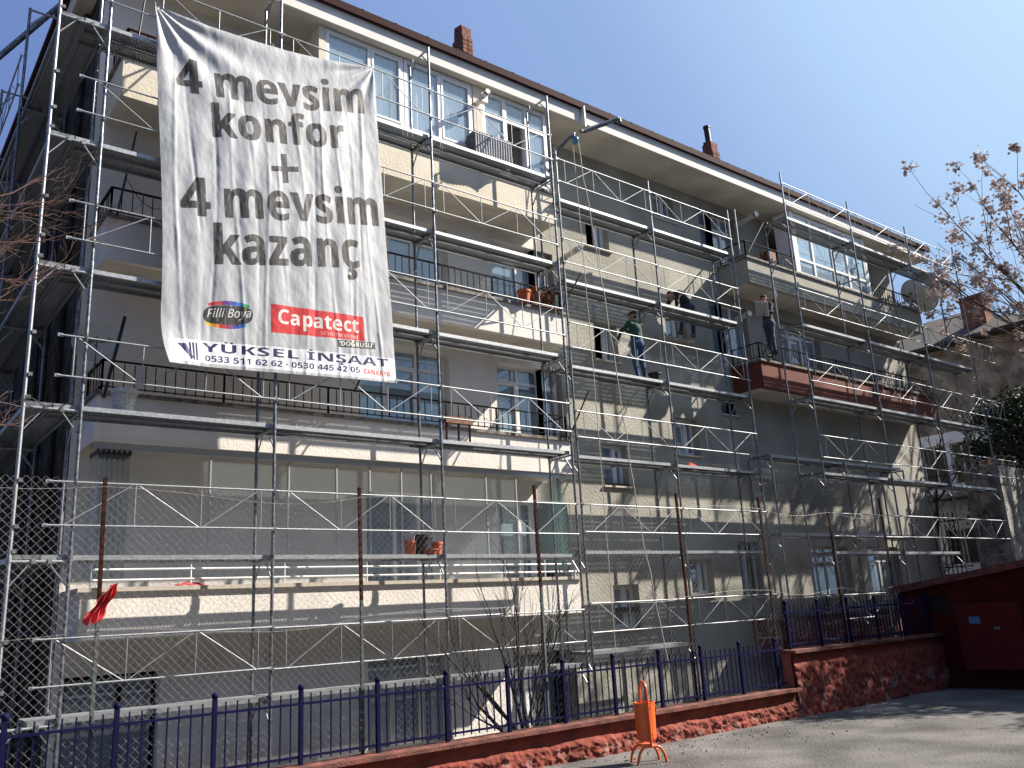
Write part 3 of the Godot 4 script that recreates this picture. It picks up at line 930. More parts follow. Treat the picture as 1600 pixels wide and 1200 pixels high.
func text_tris(s: String, bold := true) -> Array:      # [points, first x, last x, cap height]
	var h := TextMesh.new()
	h.font = font(bold); h.font_size = 64; h.text = "H"; h.depth = 0.001
	var cap := AABB()
	var hv: PackedVector3Array = h.surface_get_arrays(0)[Mesh.ARRAY_VERTEX]
	cap.position = hv[0]
	for p in hv:
		cap = cap.expand(p)
	var m := TextMesh.new()
	m.font = font(bold); m.font_size = 64; m.text = s; m.depth = 0.001; m.curve_step = 1.0
	var a := m.surface_get_arrays(0)
	var vs: PackedVector3Array = a[Mesh.ARRAY_VERTEX]
	var ids = a[Mesh.ARRAY_INDEX]
	var pts := PackedVector2Array()
	var n: int = ids.size() if ids != null and ids.size() else vs.size()
	var lo := 1e9
	var hi := -1e9
	for i in n:
		var p := vs[ids[i]] if ids != null and ids.size() else vs[i]
		pts.append(Vector2(p.x, p.y - cap.position.y))
		lo = minf(lo, p.x); hi = maxf(hi, p.x)
	return [pts, lo, hi, cap.size.y]

# print s along the baseline o -> e (in pixels), capitals rising by up
func write(im: Image, s: String, o: Vector2, e: Vector2, up: Vector2, k: Color, bold := true) -> void:
	var t := text_tris(s, bold)
	var pts: PackedVector2Array = t[0]
	var f := func(p: Vector2) -> Vector2: return o + (e - o) * ((p.x - t[1]) / (t[2] - t[1])) + up * (p.y / t[3])
	for i in range(0, pts.size() - 2, 3):
		var a: Vector2 = f.call(pts[i]); var b: Vector2 = f.call(pts[i + 1]); var c: Vector2 = f.call(pts[i + 2])
		if absf((b - a).cross(c - a)) > 0.05:
			fill_tri(im, a, b, c, k)

func fill_poly(im: Image, p: Array, k: Color) -> void:
	for i in range(1, p.size() - 1):
		fill_tri(im, p[0], p[i], p[i + 1], k)

func banner() -> void:
	var W := 1000
	var H := 1540
	var im := Image.create(W, H, false, Image.FORMAT_RGBA8)
	var cloth := Color(0.675, 0.69, 0.71)
	im.fill(cloth)
	var P := func(u: float, v: float) -> Vector2: return Vector2(u * W, v * H)
	var ink := Color(0.20, 0.20, 0.215)
	var up := Vector2(-2, -0.102 * H)
	var thick := [Vector2(-3, 0), Vector2(3, 0), Vector2(0, -2), Vector2(0, 2), Vector2.ZERO]
	var bold := func(t: String, o: Vector2, e: Vector2, u: Vector2) -> void:
		for q in thick: write(im, t, o + q, e + q, u, ink)
	bold.call("4", P.call(0.077, 0.238), P.call(0.175, 0.230), up)
	bold.call("mevsim", P.call(0.235, 0.226), P.call(0.935, 0.163), up)
	bold.call("konfor", P.call(0.212, 0.352), P.call(0.812, 0.300), Vector2(-2, -0.097 * H))
	fill_poly(im, [P.call(0.448, 0.408), P.call(0.575, 0.392), P.call(0.575, 0.409), P.call(0.448, 0.425)], ink)
	fill_poly(im, [P.call(0.497, 0.362), P.call(0.525, 0.358), P.call(0.525, 0.450), P.call(0.497, 0.454)], ink)
	bold.call("4", P.call(0.072, 0.598), P.call(0.185, 0.590), Vector2(-2, -0.108 * H))
	bold.call("mevsim", P.call(0.245, 0.586), P.call(0.965, 0.527), Vector2(-2, -0.108 * H))
	bold.call("kazanç", P.call(0.198, 0.722), P.call(0.848, 0.672), Vector2(-2, -0.108 * H))
	# the left logo: dark lozenge between two bands of colour
	var oc: Vector2 = P.call(0.252, 0.857)
	var hues := [Color(0.72, 0.16, 0.22), Color(0.75, 0.25, 0.35), Color(0.35, 0.2, 0.5), Color(0.2, 0.25, 0.6), Color(0.2, 0.45, 0.75), Color(0.2, 0.55, 0.3)]
	var hue2 := [Color(0.85, 0.7, 0.15), Color(0.85, 0.5, 0.12), Color(0.75, 0.2, 0.15), Color(0.5, 0.2, 0.4), Color(0.2, 0.25, 0.6), Color(0.2, 0.45, 0.75)]
	for s in 2:
		for k in 24:
			var p := []
			for q in [[k, 0], [k + 1, 0], [k + 1, 1], [k, 1]]:
				var u: float = q[0] / 24.0
				var x: float = lerpf(-78, 84, u) if s == 0 else lerpf(-88, 70, u)
				var arc: float = 1.0 - pow(x / 110.0, 2)
				var y: float = (34.0 + 24.0 * arc - q[1] * (12.0 + 6.0 * sin(u * PI))) * (-1.0 if s == 0 else 1.0)
				p.append(oc + Vector2(x, y - x * 0.06))
			fill_poly(im, p, (hues if s == 0 else hue2)[mini(5, int(k / 4.0))])
	var loz := []
	for k in 28:
		var a := TAU * k / 28.0
		var x := 97.0 * signf(cos(a)) * pow(absf(cos(a)), 0.55)
		var y := 40.0 * signf(sin(a)) * pow(absf(sin(a)), 0.75)
		loz.append(oc + Vector2(x - y * 0.1, y - x * 0.06 + 1))
	fill_poly(im, loz, Color(0.17, 0.175, 0.18))
	write(im, "Filli Boya", oc + Vector2(-82, 18), oc + Vector2(86, 2), Vector2(8, -36), Color(0.85, 0.85, 0.85), false)
	# the red box
	fill_poly(im, [P.call(0.424, 0.814), P.call(0.85, 0.818), P.call(0.852, 0.888), P.call(0.424, 0.893)], Color(0.76, 0.17, 0.19))
	write(im, "Capatect", P.call(0.455, 0.866), P.call(0.825, 0.866), Vector2(0, -0.04 * H), Color(0.88, 0.86, 0.85))
	write(im, "ISI YALITIM SİSTEMİ", P.call(0.643, 0.884), P.call(0.82, 0.884), Vector2(0, -0.009 * H), Color(0.86, 0.82, 0.8), false)
	fill_poly(im, [P.call(0.718, 0.8935), P.call(0.905, 0.8885), P.call(0.905, 0.908), P.call(0.718, 0.914)], Color(0.24, 0.235, 0.235))
	write(im, "‘DOĞRUSU’", P.call(0.727, 0.909), P.call(0.897, 0.904), Vector2(0, -0.013 * H), Color(0.88, 0.88, 0.87))
	# the strip
	fill_poly(im, [P.call(0.02, 0.933), P.call(1.0, 0.929), P.call(1.0, 0.994), P.call(0.02, 0.991)], Color(0.88, 0.88, 0.91))
	var navy := Color(0.10, 0.10, 0.30)
	fill_poly(im, [P.call(0.05, 0.944), P.call(0.085, 0.944), P.call(0.112, 0.982), P.call(0.096, 0.982)], navy)
	for k in 3:
		fill_poly(im, [P.call(0.096 + k * 0.013, 0.94), P.call(0.104 + k * 0.013, 0.94), P.call(0.104 + k * 0.013, 0.986), P.call(0.096 + k * 0.013, 0.986)], navy)
	write(im, "YÜKSEL İNŞAAT", P.call(0.15, 0.9605), P.call(0.965, 0.9555), Vector2(0, -0.0225 * H), navy)
	write(im, "0533 511 62 62 · 0530 445 42 05", P.call(0.16, 0.986), P.call(0.822, 0.981), Vector2(0, -0.0155 * H), navy)
	write(im, "CANKAYA", P.call(0.84, 0.982), P.call(0.972, 0.984), Vector2(0, -0.014 * H), Color(0.80, 0.16, 0.14))
	# wear: rubbed print, dust, faint seams
	var f := FastNoiseLite.new()
	f.seed = 4; f.frequency = 0.006; f.fractal_octaves = 5
	var f2 := FastNoiseLite.new()
	f2.seed = 8; f2.frequency = 0.05; f2.fractal_octaves = 2
	for y in H:
		for x in W:
			var c := im.get_pixel(x, y)
			var d := f.get_noise_2d(x, y * 0.6)
			var e := f2.get_noise_2d(x * 2.2, y * 0.25)
			var rub := clampf((e - 0.28) * 2.2 + maxf(d, 0.0) * 0.5, 0.0, 0.75)
			if c.v < 0.5: c = c.lerp(cloth, rub * 0.65)
			var dirt := 1.0 - 0.10 * clampf(d + 0.2, 0, 1) - 0.05 * clampf(e, 0, 1)
			im.set_pixel(x, y, Color(c.r * dirt, c.g * dirt, c.b * dirt * 0.99))
	var m := StandardMaterial3D.new()
	m.resource_name = "banner_cloth"
	m.albedo_texture = ImageTexture.create_from_image(im)
	m.roughness = 0.62
	m.metallic_specular = 0.4
	m.backlight_enabled = true
	m.backlight = lin(0.10, 0.10, 0.10)
	m.cull_mode = BaseMaterial3D.CULL_DISABLED
	var tl := Vector2(0.619, 12.615); var tr := Vector2(4.516, 12.986); var br := Vector2(4.885, 6.935); var bl := Vector2(0.97, 6.748)
	var rows := []
	var fn := FastNoiseLite.new()
	fn.seed = 31; fn.frequency = 0.9; fn.fractal_octaves = 4
	for i in 261:
		var vv := i / 260.0
		var row := []
		for j in 321:
			var u := j / 320.0
			var p := tl.lerp(tr, u).lerp(bl.lerp(br, u), vv)
			p.y -= 0.16 * 4.0 * u * (1.0 - u) * pow(1.0 - vv, 3.0)      # the top edge sags between its ties
			p.x += 0.05 * sin(vv * PI) * (1.0 - u) - 0.03 * sin(vv * 7.0) * (1.0 - u) * 0.5
			var warp := fn.get_noise_2d(u * 1.2, vv * 1.6) * 0.25
			# vertical folds
			var z := 0.007 * sin((u * 9.0 + warp * 2.5 + 0.25 * vv) * TAU) * (0.25 + 0.75 * smoothstep(0.0, 0.4, vv) * smoothstep(1.1, 0.8, vv))
			for q in [[0.07, 0.035], [0.13, -0.02], [0.30, 0.03], [0.42, 0.02], [0.58, 0.026], [0.71, 0.03], [0.83, 0.022], [0.92, 0.03], [0.20, -0.02], [0.36, -0.018], [0.50, 0.022], [0.64, -0.018], [0.775, 0.02], [0.88, -0.02]]:
				var du: float = (u - q[0] - 0.02 * sin(vv * 5.0 + q[0] * 30.0)) / 0.008
				z += q[1] * 0.5 * (0.6 + 0.8 * fn.get_noise_2d(q[0] * 40.0, vv * 3.0)) * exp(-du * du) * smoothstep(0.02, 0.3, vv)
			# tension folds running from the two upper ties
			for cn in [[0.0, 1.0], [1.0, 0.7]]:
				var dx: float = absf(u - cn[0]) * 3.9
				var dy := vv * 6.1
				var r := sqrt(dx * dx + dy * dy) + 0.05
				var an := atan2(dx, dy)
				z += cn[1] * 0.042 * sin(an * 13.0 + 0.6) * exp(-r * 0.62) * minf(1.0, r * 1.6)
			# wind billow and fine crumple
			z += 0.10 * sin(u * PI) * sin(vv * PI * 0.9)
			z += 0.016 * fn.get_noise_2d(u * 3.0, vv * 2.6)
			z += 0.005 * fn.get_noise_2d(u * 22.0 + 40.0, vv * 16.0)
			# the loose lower left corner is curled over
			var lc := clampf(1.0 - Vector2(u * 1.6, (1.0 - vv) * 3.2).length() / 0.42, 0.0, 1.0)
			z += 0.16 * lc * lc
			row.append(Vector3(p.x + 0.10 * lc * lc, p.y, 0.09 + z))
		rows.append(row)
	var b := MB.new()
	b.sheet(rows)
	var t := thing("advertising_banner", "huge white cloth banner with grey lettering hung on the left scaffold", "banner")
	obj("cloth", b, m, t)
	for q in [tl, tr, bl, br, tl.lerp(tr, 0.5) - Vector2(0, 0.16)]:
		b = MB.new()
		b.tube([Vector3(q.x, q.y - 0.02, 0.09), Vector3(q.x, q.y + 0.05, 0.10), Vector3(q.x - 0.02, q.y + 0.10, 0.04)], [0.006], 5)
		obj("tie", b, mt.rope, t)

# ---------------------------------------------------------------- ground, walls, fences
const STREET := 0.70
func ground() -> void:
	var b := MB.new()
	b.box(-150, 150, -0.3, 0.22, -150, 150)
	obj("ground", b, mt.soil, self, "structure")
	var rows := []
	var f := FastNoiseLite.new()
	f.seed = 2; f.frequency = 0.25
	for i in 60:
		var row := []
		for j in 120:
			var x := -20.0 + 60.0 * j / 119.0
			var z := 1.3 + 18.0 * i / 59.0
			row.append(Vector3(x, STREET + 0.03 * f.get_noise_2d(x, z), z))
		rows.append(row)
	rows.reverse()
	b = MB.new()
	for i in range(rows.size() - 1, 0, -1):
		pass
	rows.reverse()
	b.sheet(rows)
	b.box(-60, 100, -0.2, STREET - 0.06, 1.32, 60)
	obj("street", b, mt.asphalt, self, "structure")
	# grit and dry leaves at the foot of the wall
	b = MB.new()
	for i in 420:
		var x := rng.randf_range(4.0, 15.0)
		var z := 1.62 + absf(rng.randfn(0.0, 0.9))
		var s := rng.randf_range(0.008, 0.03)
		b.obox(Transform3D(Basis(Vector3(rng.randf(), 1, rng.randf()).normalized(), rng.randf() * 6.0), Vector3(x, STREET + 0.02, z)), Vector3(s, s * 0.5, s * 0.8))
	tag(obj("grit", b, mt.concrete, self, "stuff"), "grit and small stones along the foot of the red wall", "grit")
	b = MB.new()
	var y := STREET + 0.045
	b.quad(Vector3(9.3, y, 7.9), Vector3(10.6, y, 7.9), Vector3(10.9, y, 7.2), Vector3(9.9, y, 7.2))
	tag(obj("road_marking", b, mt.yellow, self), "worn yellow paint patch on the asphalt at the near right", "road marking")

# rough-faced plinth wall with a smooth coping
func red_wall(x0: float, x1: float, top: float, label: String, white: float) -> void:
	var t := thing("garden_wall", label, "wall")
	var rows := []
	var f := FastNoiseLite.new()
	f.seed = 17; f.frequency = 4.2; f.fractal_octaves = 6
	var g := FastNoiseLite.new()
	g.seed = 5; g.frequency = 0.8; g.fractal_octaves = 3
	var n := int((x1 - x0) / 0.028)
	var b := MB.new()
	var cols := []
	for i in 41:
		var vv := i / 40.0
		var row := []
		for j in n + 1:
			var x := x0 + (x1 - x0) * j / n
			var y := lerpf(top - 0.06, 0.4, vv)
			var rough := 0.05 * smoothstep(0.22, 0.34, top - y)
			var z := 1.34 + rough * (0.9 + 0.9 * f.get_noise_2d(x, y * 1.3) + 0.5 * f.get_noise_2d(x * 3.1 + 9.0, y * 3.4)) + 0.04 * g.get_noise_2d(x, y)
			row.append(Vector3(x, y, z))
			var w := clampf((f.get_noise_2d(x * 0.5 + 50, y * 0.7) + 0.5 * g.get_noise_2d(x * 2.2, y * 2.0) - 0.22) * 5.0, 0.0, 1.0) * white * smoothstep(0.35, 0.85, (top - y) / (top - 0.7))
			var base := Vector3(0.30, 0.055, 0.033).lerp(Vector3(0.18, 0.034, 0.021), clampf(f.get_noise_2d(x * 0.4, y * 0.5) + 0.4, 0, 1))
			var cc := base.lerp(Vector3(0.42, 0.36, 0.33), w)
			cols.append(Color(cc.x, cc.y, cc.z))
		rows.append(row)
	b.sheet(rows)
	b.c = PackedColorArray(cols)
	b.col = Color(0.3, 0.09, 0.06)
	b.box(x0, x1, 0.2, top - 0.06, 1.08, 1.30)
	obj("rough_face", b, mt.red_wall, t)
	b = MB.new()
	var xx := x0 - 0.04
	while xx < x1:
		var e := minf(xx + rng.randf_range(1.6, 2.6), x1 + 0.04)
		var dy := rng.randf_range(-0.006, 0.006)
		b = MB.new()
		b.box(xx + 0.003, e - 0.003, top - 0.06, top + dy, 1.05, 1.46)
		obj("coping_slab", b, mt.red_coping, t)
		xx = e

func fences() -> void:
	red_wall(-6.0, 13.3, 1.26, "long low rough red-painted wall along the street under the blue fence", 0.3)
	red_wall(13.32, 19.5, 1.98, "taller red-painted wall section next to the red kiosk", 0.6)
	# blue railings
	for part_ in [[-4.3, 13.2, 1.26, 0.95, 1.145, "long blue iron fence with knobbed posts on the low red wall"], [13.4, 19.4, 1.98, 0.95, 1.15, "short blue iron fence on the taller red wall"]]:
		var t := thing("iron_fence", part_[5], "fence")
		var y0: float = part_[2]
		var b := MB.new()
		for y in [y0 + 0.75, y0 + 0.10]:
			b = MB.new()
			b.bar(Vector3(part_[0], y, 1.2), Vector3(part_[1], y, 1.2), 0.03 if y < y0 + 0.3 else 0.05, 0.03)
			obj("rail", b, mt.blue, t)
		var pb := MB.new()
		pb.box(-0.026, 0.026, -0.02, 0.92, -0.026, 0.026)
		pb.ball(Vector3(0, 0.955, 0), Vector3.ONE * 0.043)
		var pm := pb.mesh()
		var bb := MB.new()
		bb.box(-0.008, 0.008, 0.05, 0.88, -0.008, 0.008)
		var bm := bb.mesh()
		var n := int((part_[1] - part_[0]) / part_[4])
		for i in n + 1:
			var x: float = part_[0] + 0.1 + part_[4] * i
			if x > part_[1]: break
			var o := obj("post", pm, mt.blue, t)
			o.position = Vector3(x, y0, 1.2)
			for k in range(1, 8):
				var xb: float = x + part_[4] * k / 8.0
				if xb < part_[1]:
					var p := obj("bar", bm, mt.blue, t)
					p.position = Vector3(xb, y0, 1.2)
					p.rotation.z = rng.randf_range(-0.008, 0.008)
	# tall chain-link fence behind it
	var t := thing("chain_link_fence", "tall rusty-poled chain-link fence before the scaffold", "fence")
	var poles := [-3.4, 0.13, 3.63, 6.98, 10.58, 13.2, 15.77, 18.1]
	for i in poles.size():
		var b := MB.new()
		var top: float = 4.9 + [0.0, 0.0, 0.03, 0.22, 0.22, 0.25, 0.0, 0.4][i]
		var yb := 1.24 if poles[i] < 13.2 else 1.96
		b.bar(Vector3(poles[i], lerpf(yb, top, 0.56), 1.1), Vector3(poles[i] - 0.02, top, 1.1), 0.042, 0.042)
		obj("pole", b, mt.rust, t)
		b = MB.new()
		b.bar(Vector3(poles[i], yb, 1.1), Vector3(poles[i], lerpf(yb, top, 0.562), 1.1), 0.0415, 0.0415)
		obj("pole", b, mt.old_green if i < 4 else mt.rust, t)
	var b := MB.new()
	var d := 0.075
	var topat := func(x: float) -> float: return 4.78 + 0.05 * sin(x * 1.7) + 0.10 * smoothstep(4.0, 7.0, x) - 0.05 * sin(x * 0.9)
	for s in [1.0, -1.0]:
		var x := -8.5
		while x < 23.0:
			# each wire climbs at 45 degrees in short, slightly bent pieces
			var px: float = x
			var py := 1.28
			while py < 4.85:
				var qy := py + 0.30
				var qx: float = px + s * 0.30
				var ok: bool = qx > -3.4 and px > -3.4 and qx < 18.3 and px < 18.3 and py < topat.call(px)
				if px > 13.2 and py < 1.9: ok = false
				if ok:
					var a := Vector3(px + 0.006 * sin(px * 31.0 + py * 17.0), py, 1.13 + 0.03 * sin(px * 1.3 + py) + 0.012 * sin(px * 7.0 + py * 5.0))
					var c := Vector3(qx + 0.006 * sin(qx * 31.0 + qy * 17.0), qy, 1.13 + 0.03 * sin(qx * 1.3 + qy) + 0.012 * sin(qx * 7.0 + qy * 5.0))
					b.tube([a, c], [0.0015], 3, false)
				py = qy; px = qx
			x += d * 1.414
	obj("wire_mesh", b, mt.wire, t, "stuff")
	b = MB.new()
	for i in poles.size() - 1:
		for y in [0.0, 1.7]:
			var path := []
			for k in 9:
				var x: float = lerpf(poles[i], poles[i + 1], k / 8.0)
				path.append(Vector3(x, topat.call(x) - y - 0.06 * sin(k / 8.0 * PI), 1.13))
			b.tube(path, [0.0025], 4, false)
	obj("tension_wire", b, mt.wire, t)

func kiosk() -> void:
	var t := thing("transformer_kiosk", "red painted masonry kiosk in shade-darkened colour with a sloping roof slab at the far right", "kiosk")
	var b := MB.new()
	var z0 := 0.45
	var z1 := 7.5
	# wall facing the building run, pierced by a small barred window
	var f := MB.new()
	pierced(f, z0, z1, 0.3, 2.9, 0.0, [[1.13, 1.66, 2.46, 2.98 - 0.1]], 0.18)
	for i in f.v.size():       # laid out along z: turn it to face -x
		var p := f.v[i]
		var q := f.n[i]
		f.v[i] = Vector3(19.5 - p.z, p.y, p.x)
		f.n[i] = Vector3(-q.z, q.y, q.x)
	obj("wall", f, mt.red_kiosk_shaded, t)
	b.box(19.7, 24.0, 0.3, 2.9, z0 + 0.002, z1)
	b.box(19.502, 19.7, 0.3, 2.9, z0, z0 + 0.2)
	obj("wall", b, mt.red_kiosk_shaded, t)
	b = MB.new()
	var r := MB.new()
	r.obox(Transform3D(Basis(Vector3.RIGHT, -0.135), Vector3(21.7, 3.55, (z0 + z1) * 0.5)), Vector3(4.75, 0.16, z1 - z0 + 0.4))
	obj("roof_slab", r, mt.red_coping, t)
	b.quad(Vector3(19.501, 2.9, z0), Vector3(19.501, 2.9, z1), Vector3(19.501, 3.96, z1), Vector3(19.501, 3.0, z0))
	obj("gable", b, mt.red_kiosk_shaded, t)
	b = MB.new()
	for k in 6:
		b.rod(Vector3(19.56, 2.46, 1.17 + k * 0.09), Vector3(19.56, 2.88, 1.17 + k * 0.09), 0.009, 6)
	for k in 4:
		b.rod(Vector3(19.56, 2.5 + k * 0.11, 1.13), Vector3(19.56, 2.5 + k * 0.11, 1.66), 0.009, 6)
	obj("window_grille", b, mt.black, t)
	b = MB.new()
	b.box(19.66, 19.69, 2.4, 2.95, 1.1, 1.7)
	obj("window_back", b, mt.black, t)
	var c := thing("meter_cabinet", "dark red steel cabinet fixed to the kiosk wall", "cabinet")
	b = MB.new()
	b.box(19.1, 19.498, 1.15, 2.66, 2.0, 3.45)
	obj("body", b, mt.red_metal, c)
	b = MB.new()
	b.box(19.085, 19.099, 1.2, 2.61, 2.05, 3.4)
	obj("door", b, mt.red_metal, c)
	b = MB.new()
	b.box(19.078, 19.084, 2.2, 2.36, 2.3, 2.55)
	obj("sticker", b, mt.pulley_blue, c)
	b = MB.new()
	b.box(19.06, 19.084, 2.05, 2.12, 2.85, 2.98)
	obj("lock", b, mt.galv_dull, c)

func litter_bin() -> void:
	var t := thing("litter_bin", "orange metal litter bin on four arched legs by the red wall", "litter bin", Vector3(7.74, STREET + 0.0, 2.5), "", -0.4)
	var b := MB.new()
	# two hoops, each running down both sides of the bucket and ending in a pair of splayed legs
	for s in [-1.0, 1.0]:
		var path := []
		var o := Vector3(0.0, 0, 0.135 * s)
		for k in 9:
			var a := PI * 0.5 * k / 8.0
			path.append(o + Vector3(-0.23 + 0.0 + 0.16 * (1.0 - cos(a)), 0.26 * sin(a), 0.0))
		for k in 9:
			var a := PI * 0.5 * (8 - k) / 8.0
			if k > 0:
				path.append(o + Vector3(0.23 - 0.16 * (1.0 - cos(a)), 0.26 * sin(a), 0))
		b = MB.new()
		b.tube(path, [0.021], 10)
		obj("leg", b, mt.orange, t)
	var hoop := [Vector3(0, 0.24, 0.15), Vector3(0, 0.6, 0.147), Vector3(0, 0.95, 0.137)]
	for k in 13:
		var a := PI * k / 12.0
		hoop.append(Vector3(0, 1.04 + 0.14 * sin(a), 0.135 * cos(a)))
	hoop.append_array([Vector3(0, 0.95, -0.137), Vector3(0, 0.6, -0.15), Vector3(0, 0.24, -0.15)])
	b = MB.new()
	b.tube(hoop, [0.021], 10)
	obj("hoop", b, mt.orange, t)
	b = MB.new()
	b.lathe(Vector3.ZERO, [Vector2(0.0, 0.33), Vector2(0.118, 0.33), Vector2(0.135, 0.36), Vector2(0.15, 0.86), Vector2(0.155, 0.88), Vector2(0.145, 0.885), Vector2(0.138, 0.86), Vector2(0.122, 0.37), Vector2(0.0, 0.36)], 28)
	for i in b.v.size():
		b.v[i] = Vector3(b.v[i].x * 1.12, b.v[i].y, b.v[i].z * 0.92)
	obj("bucket", b, mt.orange, t)
	for y in [0.42, 0.8]:
		for s in [-1.0, 1.0]:
			b = MB.new()
			b.obox(Transform3D(Basis(), Vector3(0, y, 0.142 * s)), Vector3(0.07, 0.035, 0.03))
			obj("bracket", b, mt.orange, t)
	b = MB.new()
	b.rod(Vector3(0.15, 0.72, 0.05), Vector3(0.17, 0.78, 0.04), 0.008, 5)
	b.rod(Vector3(0.155, 0.66, 0.0), Vector3(0.175, 0.7, 0.02), 0.008, 5)
	obj("scratch_lug", b, mt.iron, t)

# ---------------------------------------------------------------- small things
func dish_thing(at: Vector3, r: float, facing: Vector3, label: String, text := "") -> void:
	var t := thing("satellite_dish", label, "satellite dish", at, "")
	var d := facing.normalized()
	var bs := MB.new().frame_of(d)       # columns: right, up, out
	bs = Basis(Vector3.UP.cross(d).normalized(), d.cross(Vector3.UP.cross(d)).normalized(), d)
	var b := MB.new()
	var rows := []
	for i in 9:
		var row := []
		for j in 33:
			var a := TAU * j / 32.0
			var q := i / 8.0
			row.append(bs * Vector3(cos(a) * r * q, sin(a) * r * q * 1.06, -0.28 * r * (1.0 - q * q)))
		rows.append(row)
	b.sheet(rows)
	var rim := []
	for j in 33:
		var a := TAU * j / 32.0
		rim.append(bs * Vector3(cos(a) * r, sin(a) * r * 1.06, 0))
	b.tube(rim, [0.008], 5, false)
	obj("reflector", b, mt.dish, t)
	b = MB.new()
	var foc := bs * Vector3(0, -r * 0.12, r * 0.95)
	b.rod(bs * Vector3(0, -r * 1.0, 0.0), foc, 0.01, 6)
	obj("feed_arm", b, mt.galv_dull, t)
	b = MB.new()
	b.rod(foc - d * 0.07, foc + d * 0.03, 0.03, 10)
	obj("feed_horn", b, mt.flue if text else mt.black, t)
	b = MB.new()
	b.rod(bs * Vector3(0, 0, -0.28 * r), bs * Vector3(0, 0, -0.28 * r - 0.12), 0.03, 8)
	b.rod(bs * Vector3(0, 0, -0.28 * r - 0.1), bs * Vector3(0, 0, -0.28 * r - 0.1) + Vector3(0, -r * 1.3, 0), 0.018, 8)
	obj("mount", b, mt.galv_dull, t)
	if text:
		var tr := text_tris(text)
		var pts: PackedVector2Array = tr[0]
		b = MB.new()
		var w: float = r * 1.3
		for i in range(0, pts.size() - 2, 3):
			var p := []
			for k in 3:
				var x: float = -w * 0.5 + (pts[i + k].x - tr[1]) / (tr[2] - tr[1]) * w
				var y: float = pts[i + k].y / tr[3] * 0.082 + r * 0.12
				p.append(bs * Vector3(x, y, -0.28 * r * (1.0 - (x * x + y * y) / (r * r)) + 0.006))
			if absf((pts[i + 1] - pts[i]).cross(pts[i + 2] - pts[i])) > 1e-7:
				b.tri(p[0], p[1], p[2])
		obj("lettering", b, mt.black, t)

func pot(at: Vector3, r: float, h: float, m: Material, label: String, called := "flower_pot", cat := "flower pot") -> Node3D:
	var t := thing(called, label, cat, at)
	var b := MB.new()
	b.lathe(Vector3.ZERO, [Vector2(0, 0), Vector2(r * 0.78, 0), Vector2(r, h * 0.82), Vector2(r * 1.12, h * 0.83), Vector2(r * 1.12, h), Vector2(r * 0.98, h), Vector2(r * 0.8, h * 0.12), Vector2(0, h * 0.1)], 22)
	obj("body", b, m, t)
	return t

func flue(p: Vector3, q: Vector3, r: float, label: String) -> void:
	var t := thing("wall_flue", label, "flue pipe", p)
	var b := MB.new()
	b.rod(Vector3.ZERO, q - p, r, 14)
	obj("pipe", b, mt.flue, t)
	var d := (q - p).normalized()
	b = MB.new()
	b.rod(q - p - d * 0.002, q - p + d * 0.05, r * 0.86, 14)
	obj("grille_end", b, mt.black, t)
	b = MB.new()
	b.rod(q - p + d * 0.05, q - p + d * 0.07, r * 1.02, 14)
	obj("end_ring", b, mt.flue, t)

func cloth(called: String, label: String, rows_at: Callable, n: int, m: int) -> void:
	var rows := []
	for i in n:
		var row := []
		for j in m:
			row.append(rows_at.call(i / float(n - 1), j / float(m - 1)))
		rows.append(row)
	var b := MB.new()
	b.sheet(rows)
	tag(obj(called, b, mt.cloth_red), label, "cloth")

